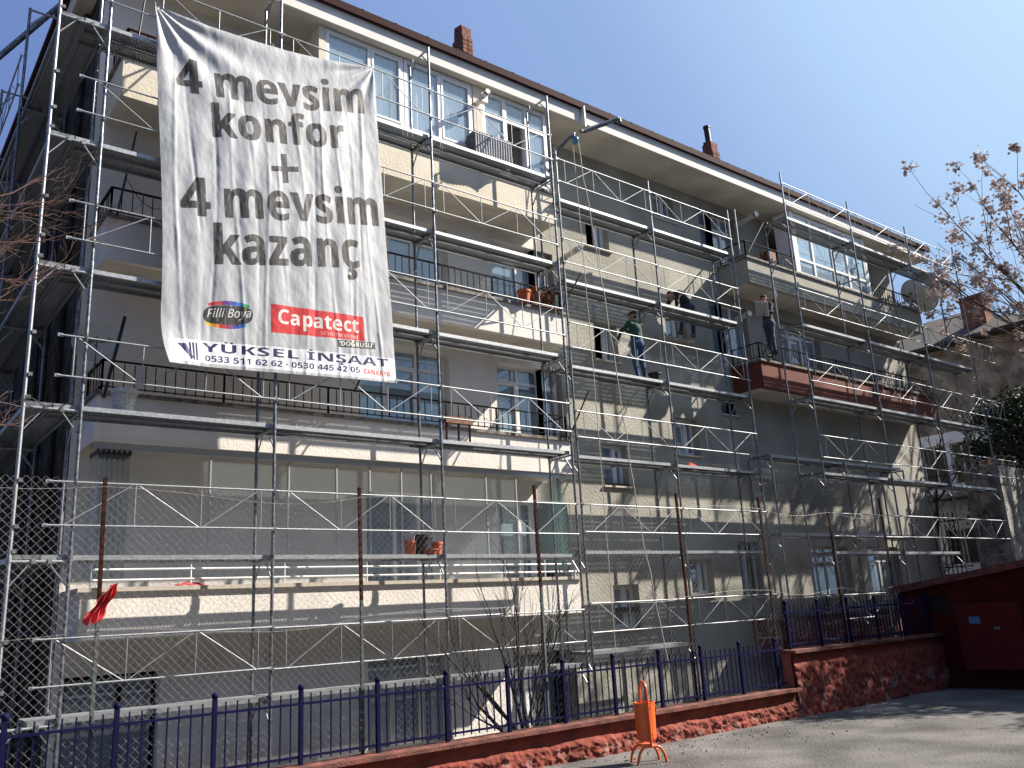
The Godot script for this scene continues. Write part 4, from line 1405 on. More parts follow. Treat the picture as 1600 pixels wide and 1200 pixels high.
func details() -> void:
	var b: MB
	# air conditioner outside the top windows
	var ac := thing("air_conditioner", "boxy air conditioner under a dirty striped cover outside the top windows", "air conditioner", Vector3(7.43, 12.47, -1.04))
	b = MB.new()
	b.box(0.0, 0.99, 0.03, 0.56, 0.0, 0.30)
	obj("body", b, mt.ac_side, ac)
	b = MB.new()
	var rows := []
	for i in 3:
		var row := []
		for j in 80:
			var x := j / 79.0
			row.append(Vector3(x * 1.0 - 0.005, [0.585, 0.3, 0.0][i], 0.315 + 0.012 * sin(x * 92.0) + (0.02 if i == 2 else 0.0) * sin(x * 7.0)))
		rows.append(row)
	b.sheet(rows)
	b.box(-0.005, 0.995, 0.575, 0.59, -0.01, 0.32)
	obj("cover", b, mt.ac_cover, ac)
	for x in [0.12, 0.85]:
		b = MB.new()
		b.bar(Vector3(x, 0.0, 0.0), Vector3(x, 0.0, 0.30), 0.03, 0.05)
		b.bar(Vector3(x, -0.2, 0.0), Vector3(x, 0.0, 0.26), 0.02, 0.02)
		obj("bracket", b, mt.iron, ac)
	flue(Vector3(7.78, 13.98, -1.08), Vector3(7.72, 14.0, -0.62), 0.06, "short grey flue pipe sticking out between the top left windows")
	b = MB.new()
	b.box(7.68, 7.84, 13.86, 14.06, -0.86, -0.74)
	tag(obj("junction_box", b, mt.flue), "small grey box on the flue between the top left windows", "box")
	flue(Vector3(11.07, 11.44, -2.07), Vector3(10.75, 11.27, -1.32), 0.075, "white flue pipe on the sunlit wall left of the upper small window")
	flue(Vector3(18.12, 13.98, -2.07), Vector3(18.03, 14.0, -1.3), 0.085, "white flue pipe high under the eave above the top right balcony")
	flue(Vector3(21.9, 6.72, -2.07), Vector3(21.85, 6.72, -1.9), 0.14, "dark round vent in the shaded wall under the red balcony")
	flue(Vector3(22.0, 4.75, -2.07), Vector3(21.9, 4.75, -1.72), 0.22, "large black round vent in the sunlit strip of the lower right wall")
	flue(Vector3(17.6, 10.9, -2.07), Vector3(17.5, 10.9, -1.6), 0.08, "grey flue pipe beside the worker on the red balcony")
	# satellite dishes
	dish_thing(Vector3(0.42, 7.40, -1.35), 0.34, Vector3(-0.2, 0.25, 1.0), "large white lettered satellite dish on the second left balcony", "Digiturk")
	dish_thing(Vector3(26.2, 13.0, -0.95), 0.43, Vector3(1.0, 0.42, 0.10), "left one of two big dishes on the top right balcony rail")
	dish_thing(Vector3(26.75, 12.85, -0.85), 0.45, Vector3(1.0, 0.42, -0.15), "right one of two big dishes on the top right balcony rail")
	dish_thing(Vector3(24.6, 12.75, -1.85), 0.36, Vector3(-0.3, 0.3, 1.0), "small dish against the back wall of the top right balcony")
	dish_thing(Vector3(26.4, 9.75, -0.95), 0.40, Vector3(0.9, 0.4, 0.45), "dish at the right end of the red-brown balcony")
	# poles leaning on the balconies
	for s in [[Vector3(0.5, 9.35, -1.0), Vector3(0.72, 10.95, -1.0), 0.018, "thin black pole standing at the corner of the third left balcony"], [Vector3(0.5, 6.45, -1.02), Vector3(0.72, 7.75, -0.98), 0.026, "thick black pole leaning beside the lettered dish"], [Vector3(0.62, 12.3, -1.0), Vector3(0.78, 14.2, -1.0), 0.016, "thin black pole at the corner of the top left balcony"],
			[Vector3(9.7, 9.35, -0.98), Vector3(10.25, 10.35, -0.75), 0.02, "black stick jutting from the right end of the third left balcony"], [Vector3(17.1, 12.5, -1.05), Vector3(17.95, 13.6, -1.0), 0.016, "black pole slanting from the corner of the top right balcony"], [Vector3(17.1, 9.4, -1.05), Vector3(17.6, 10.2, -0.9), 0.016, "black pole slanting from the corner of the red balcony"],
			[Vector3(23.6, 12.5, -1.05), Vector3(24.6, 13.3, -1.0), 0.018, "black pole slanting right of the top right windows"], [Vector3(9.7, 6.5, -0.98), Vector3(10.2, 7.6, -0.75), 0.018, "black stick jutting from the right end of the second left balcony"], [Vector3(4.65, 7.0, -1.0), Vector3(4.95, 7.7, -0.9), 0.018, "short black stick on the second left balcony rail under the banner corner"]]:
		b = MB.new()
		b.rod(s[0], s[1], s[2], 8)
		tag(obj("leaning_pole", b, mt.black), s[3], "pole")
	# clutter on the balconies
	b = MB.new()
	b.box(9.0, 9.75, 9.45, 9.5, -1.4, -0.96)
	for k in 9:
		b.obox(Transform3D(Basis(Vector3(rng.randf(), 1, rng.randf()).normalized(), rng.randf() * 3.0), Vector3(9.05 + 0.08 * k, 9.6 + rng.randf() * 0.3, -1.2 + rng.randf() * 0.1)), Vector3(0.12, 0.25 + rng.randf() * 0.15, 0.1))
	tag(obj("stacked_boxes", b, mt.wood), "pile of brown boxes and junk at the right end of the third left balcony", "boxes")
	pot(Vector3(8.75, 9.46, -1.0), 0.14, 0.26, mt.terracotta, "red basin on the third left balcony beside the junk", "basin", "basin")
	b = MB.new()
	b.box(18.0, 18.35, 12.4, 12.75, -1.3, -1.0)
	tag(obj("wooden_crate", b, mt.wood), "small wooden crate on the top right balcony behind the railing", "crate")
	pot(Vector3(0.63, 6.06, -0.36), 0.17, 0.36, mt.plastic_white, "big white plaster-smeared bucket on the left scaffold deck", "bucket", "bucket")
	pot(Vector3(12.82, 8.19, -1.15), 0.15, 0.24, mt.black, "black mortar bucket at the feet of the worker in green", "bucket", "bucket")
	pot(Vector3(17.4, 9.37, -1.1), 0.13, 0.24, mt.plastic_white, "white bucket at the left corner of the red balcony", "bucket", "bucket")
	pot(Vector3(5.32, 4.06, -0.3), 0.10, 0.24, mt.terracotta, "tall terracotta pot with a clear cup on it, left on the deck")
	pot(Vector3(5.32, 4.30, -0.3), 0.09, 0.13, mt.plastic_white, "clear plastic cup standing in the leftmost pot", "plastic_cup", "cup")
	pot(Vector3(5.58, 4.06, -0.34), 0.16, 0.34, mt.black, "black square-shouldered pot in the middle of the deck pots")
	pot(Vector3(5.62, 4.06, -0.12), 0.12, 0.08, mt.terracotta, "low terracotta saucer before the black pot", "saucer", "saucer")
	pot(Vector3(5.86, 4.06, -0.3), 0.09, 0.22, mt.terracotta, "small terracotta pot at the right end of the deck pots")
	# wooden stool frame on the deck
	var st := thing("wooden_stool", "reddish wooden stool standing on the deck before the second left balcony", "stool", Vector3(6.22, 6.06, -0.42))
	for x in [0.0, 0.27, 0.52]:
		b = MB.new()
		b.bar(Vector3(x, 0, 0), Vector3(x, 0.56, 0.02), 0.03, 0.03)
		obj("leg", b, mt.rust, st)
	b = MB.new()
	b.box(-0.03, 0.56, 0.40, 0.52, -0.05, 0.06)
	obj("seat", b, mt.wood, st)
	b = MB.new()
	b.box(-0.05, 0.58, 0.0, 0.03, -0.08, 0.14)
	obj("foot_board", b, mt.wood, st)
	# red cloths
	cloth("red_rag", "red plastic rag tied round the left rusty fence pole", func(v, u): return Vector3(lerpf(0.27, 0.03, v) + (u - 0.5) * lerpf(0.10, 0.19, v) + 0.015 * sin(v * 13.0 + u * 4.0), lerpf(3.60, 3.20, v) - 0.07 * absf(sin(u * 8.0)) * v + 0.02 * u, 1.20 + lerpf(0.025, 0.05, v) * sin(u * 19.0 + v * 4.0) + 0.02 * sin(v * 9.0)), 28, 34)
	cloth("red_bag", "crumpled red bag lying on the middle deck", func(v, u): return Vector3(13.55 + u * 0.36, 6.19 + 0.10 * sin(u * PI) * sin(v * PI) + 0.012 * sin(u * 23.0 + v * 11.0), -1.0 - v * 0.22), 10, 14)
	cloth("red_sheet", "red plastic strip lying on the lowest left balcony ledge", func(v, u): return Vector3(1.65 + u * 0.5, 3.69 + 0.05 * sin(u * PI) * sin(v * PI) + 0.008 * sin(u * 19.0), -1.02 - v * 0.12), 8, 14)
	hoist()
	# eave outlet: short drop and a long spout
	var dp := thing("eave_spout", "grey eave drain with a long spout reaching out over the middle run", "drain pipe", Vector3(10.84, 14.66, -0.84))
	b = MB.new()
	b.rod(Vector3(0, 0.2, 0), Vector3(0, -0.36, 0), 0.05, 12)
	obj("drop_pipe", b, mt.flue, dp)
	b = MB.new()
	b.tube([Vector3(-0.14, -0.52, 0), Vector3(0, -0.46, 0.0), Vector3(0.5, -0.22, 0.25), Vector3(0.76, -0.06, 0.36), Vector3(0.82, -0.06, 0.38), Vector3(0.83, -0.16, 0.39)], [0.05, 0.055, 0.055, 0.055, 0.06, 0.06], 12)
	obj("spout", b, mt.galv_dull, dp)
	# cables drooping on the side wall and along the decks
	var n := 0
	for s in [[Vector3(-0.65, 6.1, 0.03), Vector3(0.02, 6.25, 0.05), 0.18, "black cable drooping round the left corner posts at the white bucket"], [Vector3(-0.7, 5.95, 0.02), Vector3(-3.2, 6.3, 1.0), 0.1, "black cable leading off to the left from the corner posts"], [Vector3(0.3, 9.6, -2.0), Vector3(0.5, 9.6, -1.1), 0.25, "thin cable looped by the third left balcony end"], [Vector3(0.6, 10.1, -1.0), Vector3(1.6, 10.3, -1.9), 0.3, "washing line hanging over the third left balcony"]]:
		var path := []
		for k in 13:
			var u := k / 12.0
			var p: Vector3 = s[0].lerp(s[1], u)
			path.append(p - Vector3(0, s[2] * sin(u * PI), 0) + Vector3(0, 0.01 * sin(u * 17.0), 0))
		b = MB.new()
		b.tube(path, [0.007], 6)
		tag(obj("cable", b, mt.black), s[3], "cable")
		n += 1

func hoist() -> void:
	var b := MB.new()
	var t := thing("pulley_hoist", "scaffold boom with a blue pulley before the middle wall", "hoist", Vector3(9.83, 12.9, -1.5))
	b.tube([Vector3(-0.02, 0.05, 0.0), Vector3(0.05, 0.4, 0.45), Vector3(0.28, 0.78, 0.86), Vector3(0.42, 0.86, 0.95)], [0.035, 0.04, 0.04, 0.035], 10)
	obj("boom", b, mt.galv_dull, t)
	b = MB.new()
	b.rod(Vector3(-0.15, -0.3, 0.3), Vector3(0.14, 0.5, 0.6), 0.018, 8)
	obj("strut", b, mt.black, t)
	b = MB.new()
	b.rod(Vector3(0.36, 0.70, 0.95), Vector3(0.40, 0.70, 0.95), 0.10, 16)
	b.bar(Vector3(0.38, 0.7, 0.95), Vector3(0.38, 0.9, 0.95), 0.03, 0.05)
	obj("pulley", b, mt.pulley_blue, t)
	var paths := [[Vector3(10.13, 13.6, -0.55), Vector3(10.15, 8.0, -0.5), Vector3(10.14, 2.2, -0.5)], [Vector3(10.29, 13.6, -0.55), Vector3(10.27, 8.6, 0.0), Vector3(10.45, 4.8, 0.15), Vector3(10.62, 1.1, 0.55), Vector3(10.75, 0.5, 0.5)]]
	for i in 2:
		b = MB.new()
		var path := []
		for k in 60:
			var u: float = k / 59.0 * (paths[i].size() - 1)
			var a := mini(int(u), paths[i].size() - 2)
			path.append(paths[i][a].lerp(paths[i][a + 1], u - a) + Vector3(0.012 * sin(k * 1.7), 0, 0.01 * cos(k * 1.1)) * (1.0 if i else 0.3))
		b.tube(path, [0.011 if i else 0.009], 6)
		tag(obj("hoist_rope", b, mt.rope), ["straight pale rope hanging plumb from the pulley", "slack twisted pale rope slanting from the pulley to the ground"][i], "rope")

# ---------------------------------------------------------------- plants
func limb(b: MB, p: Vector3, d: Vector3, len: float, r: float, depth: int, tips: Array, o: Dictionary) -> void:
	var path := [p]
	var rad := [r]
	var q := p
	var dir := d
	var n := 4
	for k in n:
		dir = (dir + Vector3(rng.randfn(0, 1), rng.randfn(0, 1), rng.randfn(0, 1)) * o.bend + o.get("pull", Vector3.ZERO)).normalized()
		q += dir * len / n
		path.append(q)
		rad.append(lerpf(r, r * o.taper, (k + 1.0) / n))
	b.tube(path, rad, 7 if r > 0.03 else (5 if r > 0.008 else 3), false)
	if depth == 0:
		tips.append([q, dir])
		return
	var kids: int = rng.randi_range(o.kids[0], o.kids[1])
	for k in kids:
		var u := rng.randf_range(0.35, 1.0) if k > 0 else 1.0
		var at: Vector3 = path[int(u * n)]
		var side := Vector3(rng.randfn(0, 1), rng.randfn(0, 1), rng.randfn(0, 1)).normalized()
		var nd: Vector3 = (dir + side * (o.spread if k > 0 else o.spread * 0.4)).normalized()
		limb(b, at, nd, len * rng.randf_range(o.shrink - 0.12, o.shrink + 0.1), maxf(r * o.taper * rng.randf_range(0.65, 0.95), o.get("rmin", 0.003)), depth - 1, tips, o)

func leaf(b: MB, p: Vector3, s: float) -> void:
	var q := Basis.from_euler(Vector3(rng.randf() * TAU, rng.randf() * TAU, rng.randf() * TAU))
	var l := q.x * s
	var w := q.y * s * 0.42
	var up := q.z * s * 0.12
	b.tri(p, p + l * 0.5 + w + up, p + l)
	b.tri(p, p + l, p + l * 0.5 - w + up)

func evergreen(at: Vector3, h: float, r: float, label: String, n: int, base := 0.05) -> void:
	var t := thing("evergreen_tree", label, "tree", at)
	var b := MB.new()
	b.tube([Vector3.ZERO, Vector3(0.1, h * 0.5, 0), Vector3(0, h * 0.9, 0.1)], [0.22, 0.14, 0.04], 9)
	obj("trunk", b, mt.bark, t)
	b = MB.new()
	var tw := MB.new()
	for i in n:
		var y := pow(rng.randf(), 0.85)
		var rr := r * (0.35 + 0.65 * sin(PI * clampf(0.12 + y * 0.88, 0, 1))) * rng.randf_range(0.55, 1.05)
		var a := rng.randf() * TAU
		var c := Vector3(cos(a) * rr, h * (base + (1.0 - base) * y), sin(a) * rr)
		tw.rod(Vector3(0, c.y * 0.92, 0), c, 0.015, 4)
		var s := rng.randf_range(0.25, 0.6)
		for k in 34:
			var g := rng.randf_range(0.5, 1.25)
			b.col = Color(0.028 * g, 0.045 * g, 0.02 * g)
			leaf(b, c + Vector3(rng.randfn(0, 1), rng.randfn(0, 0.8), rng.randfn(0, 1)) * s * 0.6, rng.randf_range(0.10, 0.2))
	obj("branch", tw, mt.bark, t)
	obj("crown", b, mt.leaf_green, t, "stuff")

func plants() -> void:
	# tree with dry seed bunches reaching in at the right
	rng.seed = 71
	var t := thing("seed_tree", "bare tree hung with brownish dry seed bunches at the upper right", "tree", Vector3(33.0, 0.2, 2.6))
	var b := MB.new()
	var tips := []
	b.tube([Vector3(0.8, 0, 0.6), Vector3(0.4, 4, 0.3), Vector3(0.1, 8.0, 0)], [0.22, 0.18, 0.13], 10)
	obj("trunk", b, mt.bark, t)
	b = MB.new()
	var o := {"bend": 0.10, "taper": 0.6, "kids": [3, 4], "spread": 0.62, "shrink": 0.66, "rmin": 0.006, "pull": Vector3(-0.05, 0.05, 0.0)}
	for s in [[Vector3(-0.75, 0.55, 0.1), 4.2], [Vector3(-0.9, 0.85, -0.1), 5.0], [Vector3(-0.55, 1.0, 0.1), 5.2], [Vector3(-0.2, 1.0, 0.2), 5.5], [Vector3(-0.7, 0.75, 0.25), 4.6], [Vector3(-0.5, 0.8, -0.3), 4.6], [Vector3(0.2, 1.0, -0.3), 5.0]]:
		limb(b, Vector3(0.1, 7.6 + rng.randf() * 0.8, 0), s[0].normalized(), s[1], 0.085, 3, tips, o)
	obj("branch", b, mt.bark, t)
	b = MB.new()
	for tp in tips:
		if rng.randf() < 0.72:
			var s := rng.randf_range(0.09, 0.19)
			for k in rng.randi_range(24, 46):
				var g := rng.randf_range(0.6, 1.3)
				b.col = Color(0.46 * g, 0.39 * g, 0.365 * g)
				leaf(b, tp[0] + Vector3(rng.randfn(0, 1), rng.randfn(-0.2, 1), rng.randfn(0, 1)) * s * 0.75, rng.randf_range(0.09, 0.19))
	obj("seed_bunches", b, mt.leaf_dry, t, "stuff")
	# bare trees between the block and the far house
	rng.seed = 5
	for s in [[Vector3(31.5, 0.2, -4.5), 4.2, "bare twiggy tree before the brown-roofed house, left one"], [Vector3(33.0, 0.2, -2.0), 4.4, "bare twiggy tree before the brown-roofed house, right one"], [Vector3(30.0, 0.2, -7.5), 4.6, "bare twiggy tree just past the right building corner"]]:
		t = thing("bare_tree", s[2], "tree", s[0])
		b = MB.new()
		tips = []
		limb(b, Vector3.ZERO, Vector3(0, 1, 0), s[1], 0.15, 4, tips, {"bend": 0.10, "taper": 0.62, "kids": [3, 4], "spread": 0.75, "shrink": 0.70, "rmin": 0.013, "pull": Vector3(0, 0.05, 0)})
		obj("branches", b, mt.bark_dark, t)
		b = MB.new()
		for tp in tips:
			if rng.randf() < 0.22:
				for k in 4:
					var g := rng.randf_range(0.6, 1.3)
					b.col = Color(0.2 * g, 0.12 * g, 0.08 * g)
					leaf(b, tp[0] + Vector3(rng.randfn(0, 1), rng.randfn(0, 1), rng.randfn(0, 1)) * 0.08, 0.13)
		obj("dry_leaves", b, mt.leaf_dry, t, "stuff")
	evergreen(Vector3(30.6, 4.0, -0.6), 5.4, 1.5, "dark evergreen shrub above the concrete wall at the right edge", 190)
	evergreen(Vector3(32.5, 4.0, 0.2), 6.0, 1.8, "taller dark evergreen behind the shrub at the right edge", 170)
	# out-of-view trees added beyond the kiosk to shade it, the wall and street
	evergreen(Vector3(27.2, 0.6, 7.2), 12.5, 3.0, "unseen tall dark evergreen added behind the red kiosk to shade it", 420)
	evergreen(Vector3(24.5, 0.6, 10.5), 9.0, 2.8, "unseen broad dark evergreen added right of the red kiosk for its shade", 380)
	evergreen(Vector3(19.5, 0.6, 13.2), 9.5, 2.4, "unseen dark evergreen added by the near street to shade the asphalt", 260)
	# reddish twigs reaching in from the left
	rng.seed = 11
	t = thing("young_tree", "young bare tree with reddish twig ends reaching in at the left edge", "tree", Vector3(-2.7, 0.6, 1.3))
	b = MB.new()
	tips = []
	b.tube([Vector3.ZERO, Vector3(0.1, 4.0, 0.0), Vector3(0.15, 7.0, 0.0)], [0.09, 0.07, 0.05], 8)
	var o2 := {"bend": 0.16, "taper": 0.55, "kids": [3, 5], "spread": 0.5, "shrink": 0.55, "rmin": 0.0035, "pull": Vector3(0.03, 0.05, 0)}
	for s in [[5.6, Vector3(1, 0.32, -0.1), 1.7], [6.6, Vector3(1, 0.25, 0.05), 1.75], [7.0, Vector3(1, 0.55, -0.1), 1.6], [5.0, Vector3(1, 0.5, 0), 1.5], [6.2, Vector3(0.9, 0.15, 0.1), 1.5], [4.3, Vector3(1, 0.5, 0.1), 1.3], [7.0, Vector3(0.7, 0.9, 0.0), 1.6]]:
		limb(b, Vector3(0.1, s[0], 0), s[1].normalized(), s[2], 0.018, 3, tips, o2)
	obj("branches", b, mt.twig_red, t)
	# small bare tree between the fence and the scaffold
	rng.seed = 23
	t = thing("bare_shrub", "many-stemmed bare fruit tree behind the blue fence", "tree", Vector3(7.0, 0.3, 0.55))
	b = MB.new()
	tips = []
	var o3 := {"bend": 0.07, "taper": 0.55, "kids": [3, 4], "spread": 0.42, "shrink": 0.66, "rmin": 0.006, "pull": Vector3(0, 0.07, 0)}
	for s in [[Vector3(-0.85, 1, 0), 1.6, 0.045], [Vector3(-0.35, 1, 0.1), 1.7, 0.045], [Vector3(0.05, 1, -0.1), 1.9, 0.05], [Vector3(0.35, 1, 0.1), 1.7, 0.04], [Vector3(-1.2, 0.7, 0.05), 1.8, 0.042], [Vector3(0.6, 0.9, 0), 1.3, 0.035]]:
		limb(b, Vector3(0, 0.5, 0), s[0].normalized(), s[1] * 0.82, s[2], 3, tips, o3)
	b.tube([Vector3(0, 0, 0), Vector3(0.02, 0.6, 0)], [0.07, 0.055], 9)
	obj("branches", b, mt.bark_dark, t)
	# dry creeper hanging over the concrete wall
	b = MB.new()
	rng.seed = 3
	for k in 130:
		var x := rng.randf_range(27.4, 33.0)
		var p := Vector3(x, 6.85 + rng.randf_range(0.0, 0.12), rng.randf_range(-0.9, 0.2))
		b.tube([p, p + Vector3(rng.randfn(0, 0.2), 0.18 + rng.randf() * 0.15, rng.randfn(0, 0.15)), p + Vector3(rng.randfn(0, 0.4), rng.randf_range(-0.25, 0.3), rng.randf_range(0, 0.5))], [0.010, 0.008, 0.005], 4, false)
	tag(obj("dry_creeper", b, mt.twig_red, self, "stuff"), "dry creeper stems along the top of the concrete wall", "creeper")

# ---------------------------------------------------------------- people
# one skin over tapered bones [from, to, r0, r1, colour], by surface nets on a grid
func skin_over(bones: Array, cell: float, k: float) -> ArrayMesh:
	var lo := Vector3.ONE * 1e9
	var hi := -lo
	for q in bones:
		for e in 2:
			lo = lo.min(q[e] - Vector3.ONE * (q[2 + e] + cell * 3)); hi = hi.max(q[e] + Vector3.ONE * (q[2 + e] + cell * 3))
	var nx := int((hi.x - lo.x) / cell) + 2
	var ny := int((hi.y - lo.y) / cell) + 2
	var nz := int((hi.z - lo.z) / cell) + 2
	var f := PackedFloat32Array()
	f.resize(nx * ny * nz)
	f.fill(1.0)
	var own := PackedInt32Array()
	own.resize(f.size())
	var best := PackedFloat32Array()
	best.resize(f.size())
	best.fill(9.0)
	for n in bones.size():
		var a: Vector3 = bones[n][0]; var b: Vector3 = bones[n][1]
		var ra: float = bones[n][2]; var rb: float = bones[n][3]
		var pad := Vector3.ONE * (maxf(ra, rb) + k + cell * 2)
		var i0 := ((a.min(b) - pad - lo) / cell).floor()
		var i1 := ((a.max(b) + pad - lo) / cell).ceil()
		var ab := b - a
		var l2 := maxf(ab.length_squared(), 1e-9)
		for z in range(maxi(0, int(i0.z)), mini(nz - 1, int(i1.z)) + 1):
			for y in range(maxi(0, int(i0.y)), mini(ny - 1, int(i1.y)) + 1):
				for x in range(maxi(0, int(i0.x)), mini(nx - 1, int(i1.x)) + 1):
					var p := lo + Vector3(x, y, z) * cell
					var u := clampf((p - a).dot(ab) / l2, 0.0, 1.0)
					var d := p.distance_to(a + ab * u) - lerpf(ra, rb, u)
					var at := (z * ny + y) * nx + x
					if d < best[at]:
						best[at] = d; own[at] = n
					var e := f[at]
					var h := maxf(k - absf(e - d), 0.0) / k
					f[at] = minf(e, d) - h * h * k * 0.25
	var m := MB.new()
	var id := {}
	for z in nz - 1:
		for y in ny - 1:
			for x in nx - 1:
				var at := (z * ny + y) * nx + x
				var inside := 0
				var v8 := []
				for c in 8:
					var w := f[at + (c & 1) + ((c >> 1) & 1) * nx + ((c >> 2) & 1) * nx * ny]
					v8.append(w)
					if w < 0.0: inside += 1
				if inside == 0 or inside == 8: continue
				var s := Vector3.ZERO
				var cnt := 0
				for c in 8:
					for ax in 3:
						var c2 := c | (1 << ax)
						if c2 != c and (v8[c] < 0.0) != (v8[c2] < 0.0):
							var t: float = v8[c] / (v8[c] - v8[c2])
							var p0 := Vector3(c & 1, (c >> 1) & 1, (c >> 2) & 1)
							var p1 := Vector3(c2 & 1, (c2 >> 1) & 1, (c2 >> 2) & 1)
							s += p0.lerp(p1, t); cnt += 1
				var g := Vector3(v8[1] + v8[3] + v8[5] + v8[7] - v8[0] - v8[2] - v8[4] - v8[6], v8[2] + v8[3] + v8[6] + v8[7] - v8[0] - v8[1] - v8[4] - v8[5], v8[4] + v8[5] + v8[6] + v8[7] - v8[0] - v8[1] - v8[2] - v8[3]).normalized()
				m.col = bones[own[at]][4]
				id[at] = m.put(lo + (Vector3(x, y, z) + s / cnt) * cell, g)
	var st := [1, nx, nx * ny]
	for at in id:
		for ax in 3:
			var b: int = st[(ax + 1) % 3]
			var c: int = st[(ax + 2) % 3]
			if id.has(at - b) and id.has(at - c) and id.has(at - b - c) and (f[at] < 0.0) != (f[at + st[ax]] < 0.0):
				var q := [id[at], id[at - b], id[at - b - c], id[at - c]]
				if f[at] < 0.0:
					m.ix.append_array([q[0], q[2], q[1], q[0], q[3], q[2]])
				else:
					m.ix.append_array([q[0], q[1], q[2], q[0], q[2], q[3]])
	return m.mesh()

func hand(bones: Array, wrist: Vector3, dir: Vector3, palm: Vector3, curl: float, c: Color) -> void:
	var side := dir.cross(palm).normalized()
	bones.append([wrist, wrist + dir * 0.07, 0.024, 0.034, c])
	bones.append([wrist + dir * 0.05 + side * 0.025, wrist + dir * 0.075 + side * 0.03, 0.016, 0.014, c])
	for k in 4:
		var o := wrist + dir * 0.085 + side * (k - 1.5) * 0.020
		var l: float = [0.030, 0.036, 0.034, 0.026][k]
		var d1 := (dir + palm * curl * 0.5).normalized()
		var d2 := (dir + palm * curl * 1.6).normalized()
		bones.append([o, o + d1 * l, 0.0095, 0.009, c])
		bones.append([o + d1 * l, o + d1 * l + d2 * l * 0.9, 0.009, 0.0075, c])
	var th := wrist + dir * 0.03 - side * 0.03
	var td := (dir * 0.7 - side * 0.7 + palm * 0.5).normalized()
	bones.append([th, th + td * 0.035, 0.012, 0.010, c])
	bones.append([th + td * 0.035, th + td * 0.035 + (dir + palm * 0.6).normalized() * 0.03, 0.010, 0.008, c])

# j: named joints in the figure's own metres; c: colours
func person(label: String, at: Vector3, j: Dictionary, c: Dictionary, look: Vector3, cap: bool) -> Node3D:
	var t := thing("person", label, "person", at)
	var B := []
	B.append([j.pelvis, j.waist, 0.135, 0.125, c.legs])
	B.append([j.waist, j.chest, 0.130, 0.150, c.top])
	B.append([j.sl, j.sr, 0.075, 0.075, c.top])
	B.append([j.chest, (j.sl + j.sr) * 0.5, 0.145, 0.095, c.top])
	B.append([(j.sl + j.sr) * 0.5, j.head, 0.058, 0.055, c.skin])
	for s in ["l", "r"]:
		B.append([j["h" + s], j["k" + s], 0.092, 0.062, c.legs])
		B.append([j["k" + s], j["a" + s], 0.062, 0.048, c.legs])
		B.append([j["a" + s], j["a" + s] + Vector3(0, -0.045, 0), 0.048, 0.046, c.boot])
		B.append([j["a" + s] + Vector3(0, -0.045, 0), j["a" + s] + Vector3(0, -0.055, 0) + j["toe" + s], 0.045, 0.038, c.boot])
		B.append([j["h" + s], j.pelvis, 0.105, 0.13, c.legs])
		B.append([j["s" + s], j["e" + s], 0.062, 0.048, c.top])
		B.append([j["e" + s], j["w" + s], 0.048, 0.036, c.top])
	obj("body", skin_over(B, 0.02, 0.045), mt.skin_cloth, t)
	for s in ["l", "r"]:
		var hb := []
		var d: Vector3 = (j["w" + s] - j["e" + s]).normalized()
		hand(hb, j["w" + s] - d * 0.01, d, Vector3(0, -1, -0.3).normalized() if absf(d.y) < 0.8 else Vector3(0, 0, -1), 0.8, c["hand" + s])
		obj("hand", skin_over(hb, 0.006, 0.010), mt.skin_cloth, t)
	# head
	var f := look.normalized()
	var r := f.cross(Vector3.UP).normalized()
	var bs := Basis(r, r.cross(f), -f)
	var h: Vector3 = j.head + Vector3(0, 0.05, 0)
	var H := []
	H.append([h + bs * Vector3(0, 0.03, 0.01), h + bs * Vector3(0, 0.02, -0.015), 0.082, 0.078, c.skin])
	H.append([h + bs * Vector3(0, -0.03, -0.03), h + bs * Vector3(0, -0.085, -0.055), 0.062, 0.036, c.skin])
	H.append([h + bs * Vector3(0, 0.015, -0.092), h + bs * Vector3(0, -0.022, -0.112), 0.010, 0.015, c.skin])
	H.append([h + bs * Vector3(-0.02, -0.06, -0.095), h + bs * Vector3(0.02, -0.06, -0.095), 0.009, 0.009, Color(0.22, 0.09, 0.07)])
	for s in [-1.0, 1.0]:
		H.append([h + bs * Vector3(0.083 * s, 0.012, 0.01), h + bs * Vector3(0.088 * s, -0.025, 0.005), 0.014, 0.010, c.skin])
		H.append([h + bs * Vector3(0.032 * s, 0.012, -0.088), h + bs * Vector3(0.033 * s, 0.012, -0.089), 0.010, 0.010, Color(0.03, 0.025, 0.02)])
	for k in 7:
		var a := -1.2 + 0.4 * k
		H.append([h + bs * Vector3(0, 0.115 * cos(a * 0.55), 0.02), h + bs * Vector3(sin(a) * 0.062, 0.055 + 0.03 * cos(a), 0.035), 0.016, 0.034, c.hair])
	H.append([h + bs * Vector3(0, 0.07, 0.02), h + bs * Vector3(0, -0.02, 0.055), 0.07, 0.045, c.hair])
	obj("head", skin_over(H, 0.008, 0.016), mt.skin_cloth, t)
	if cap:
		var b := MB.new()
		b.col = c.hair
		b.ball(h + bs * Vector3(0, 0.062, 0.0), Vector3(0.092, 0.066, 0.103), bs, 8, 16)
		b.ball(h + bs * Vector3(0, 0.052, -0.11), Vector3(0.066, 0.010, 0.06), bs, 6, 14)
		obj("cap", b, mt.skin_cloth, t)
	return t

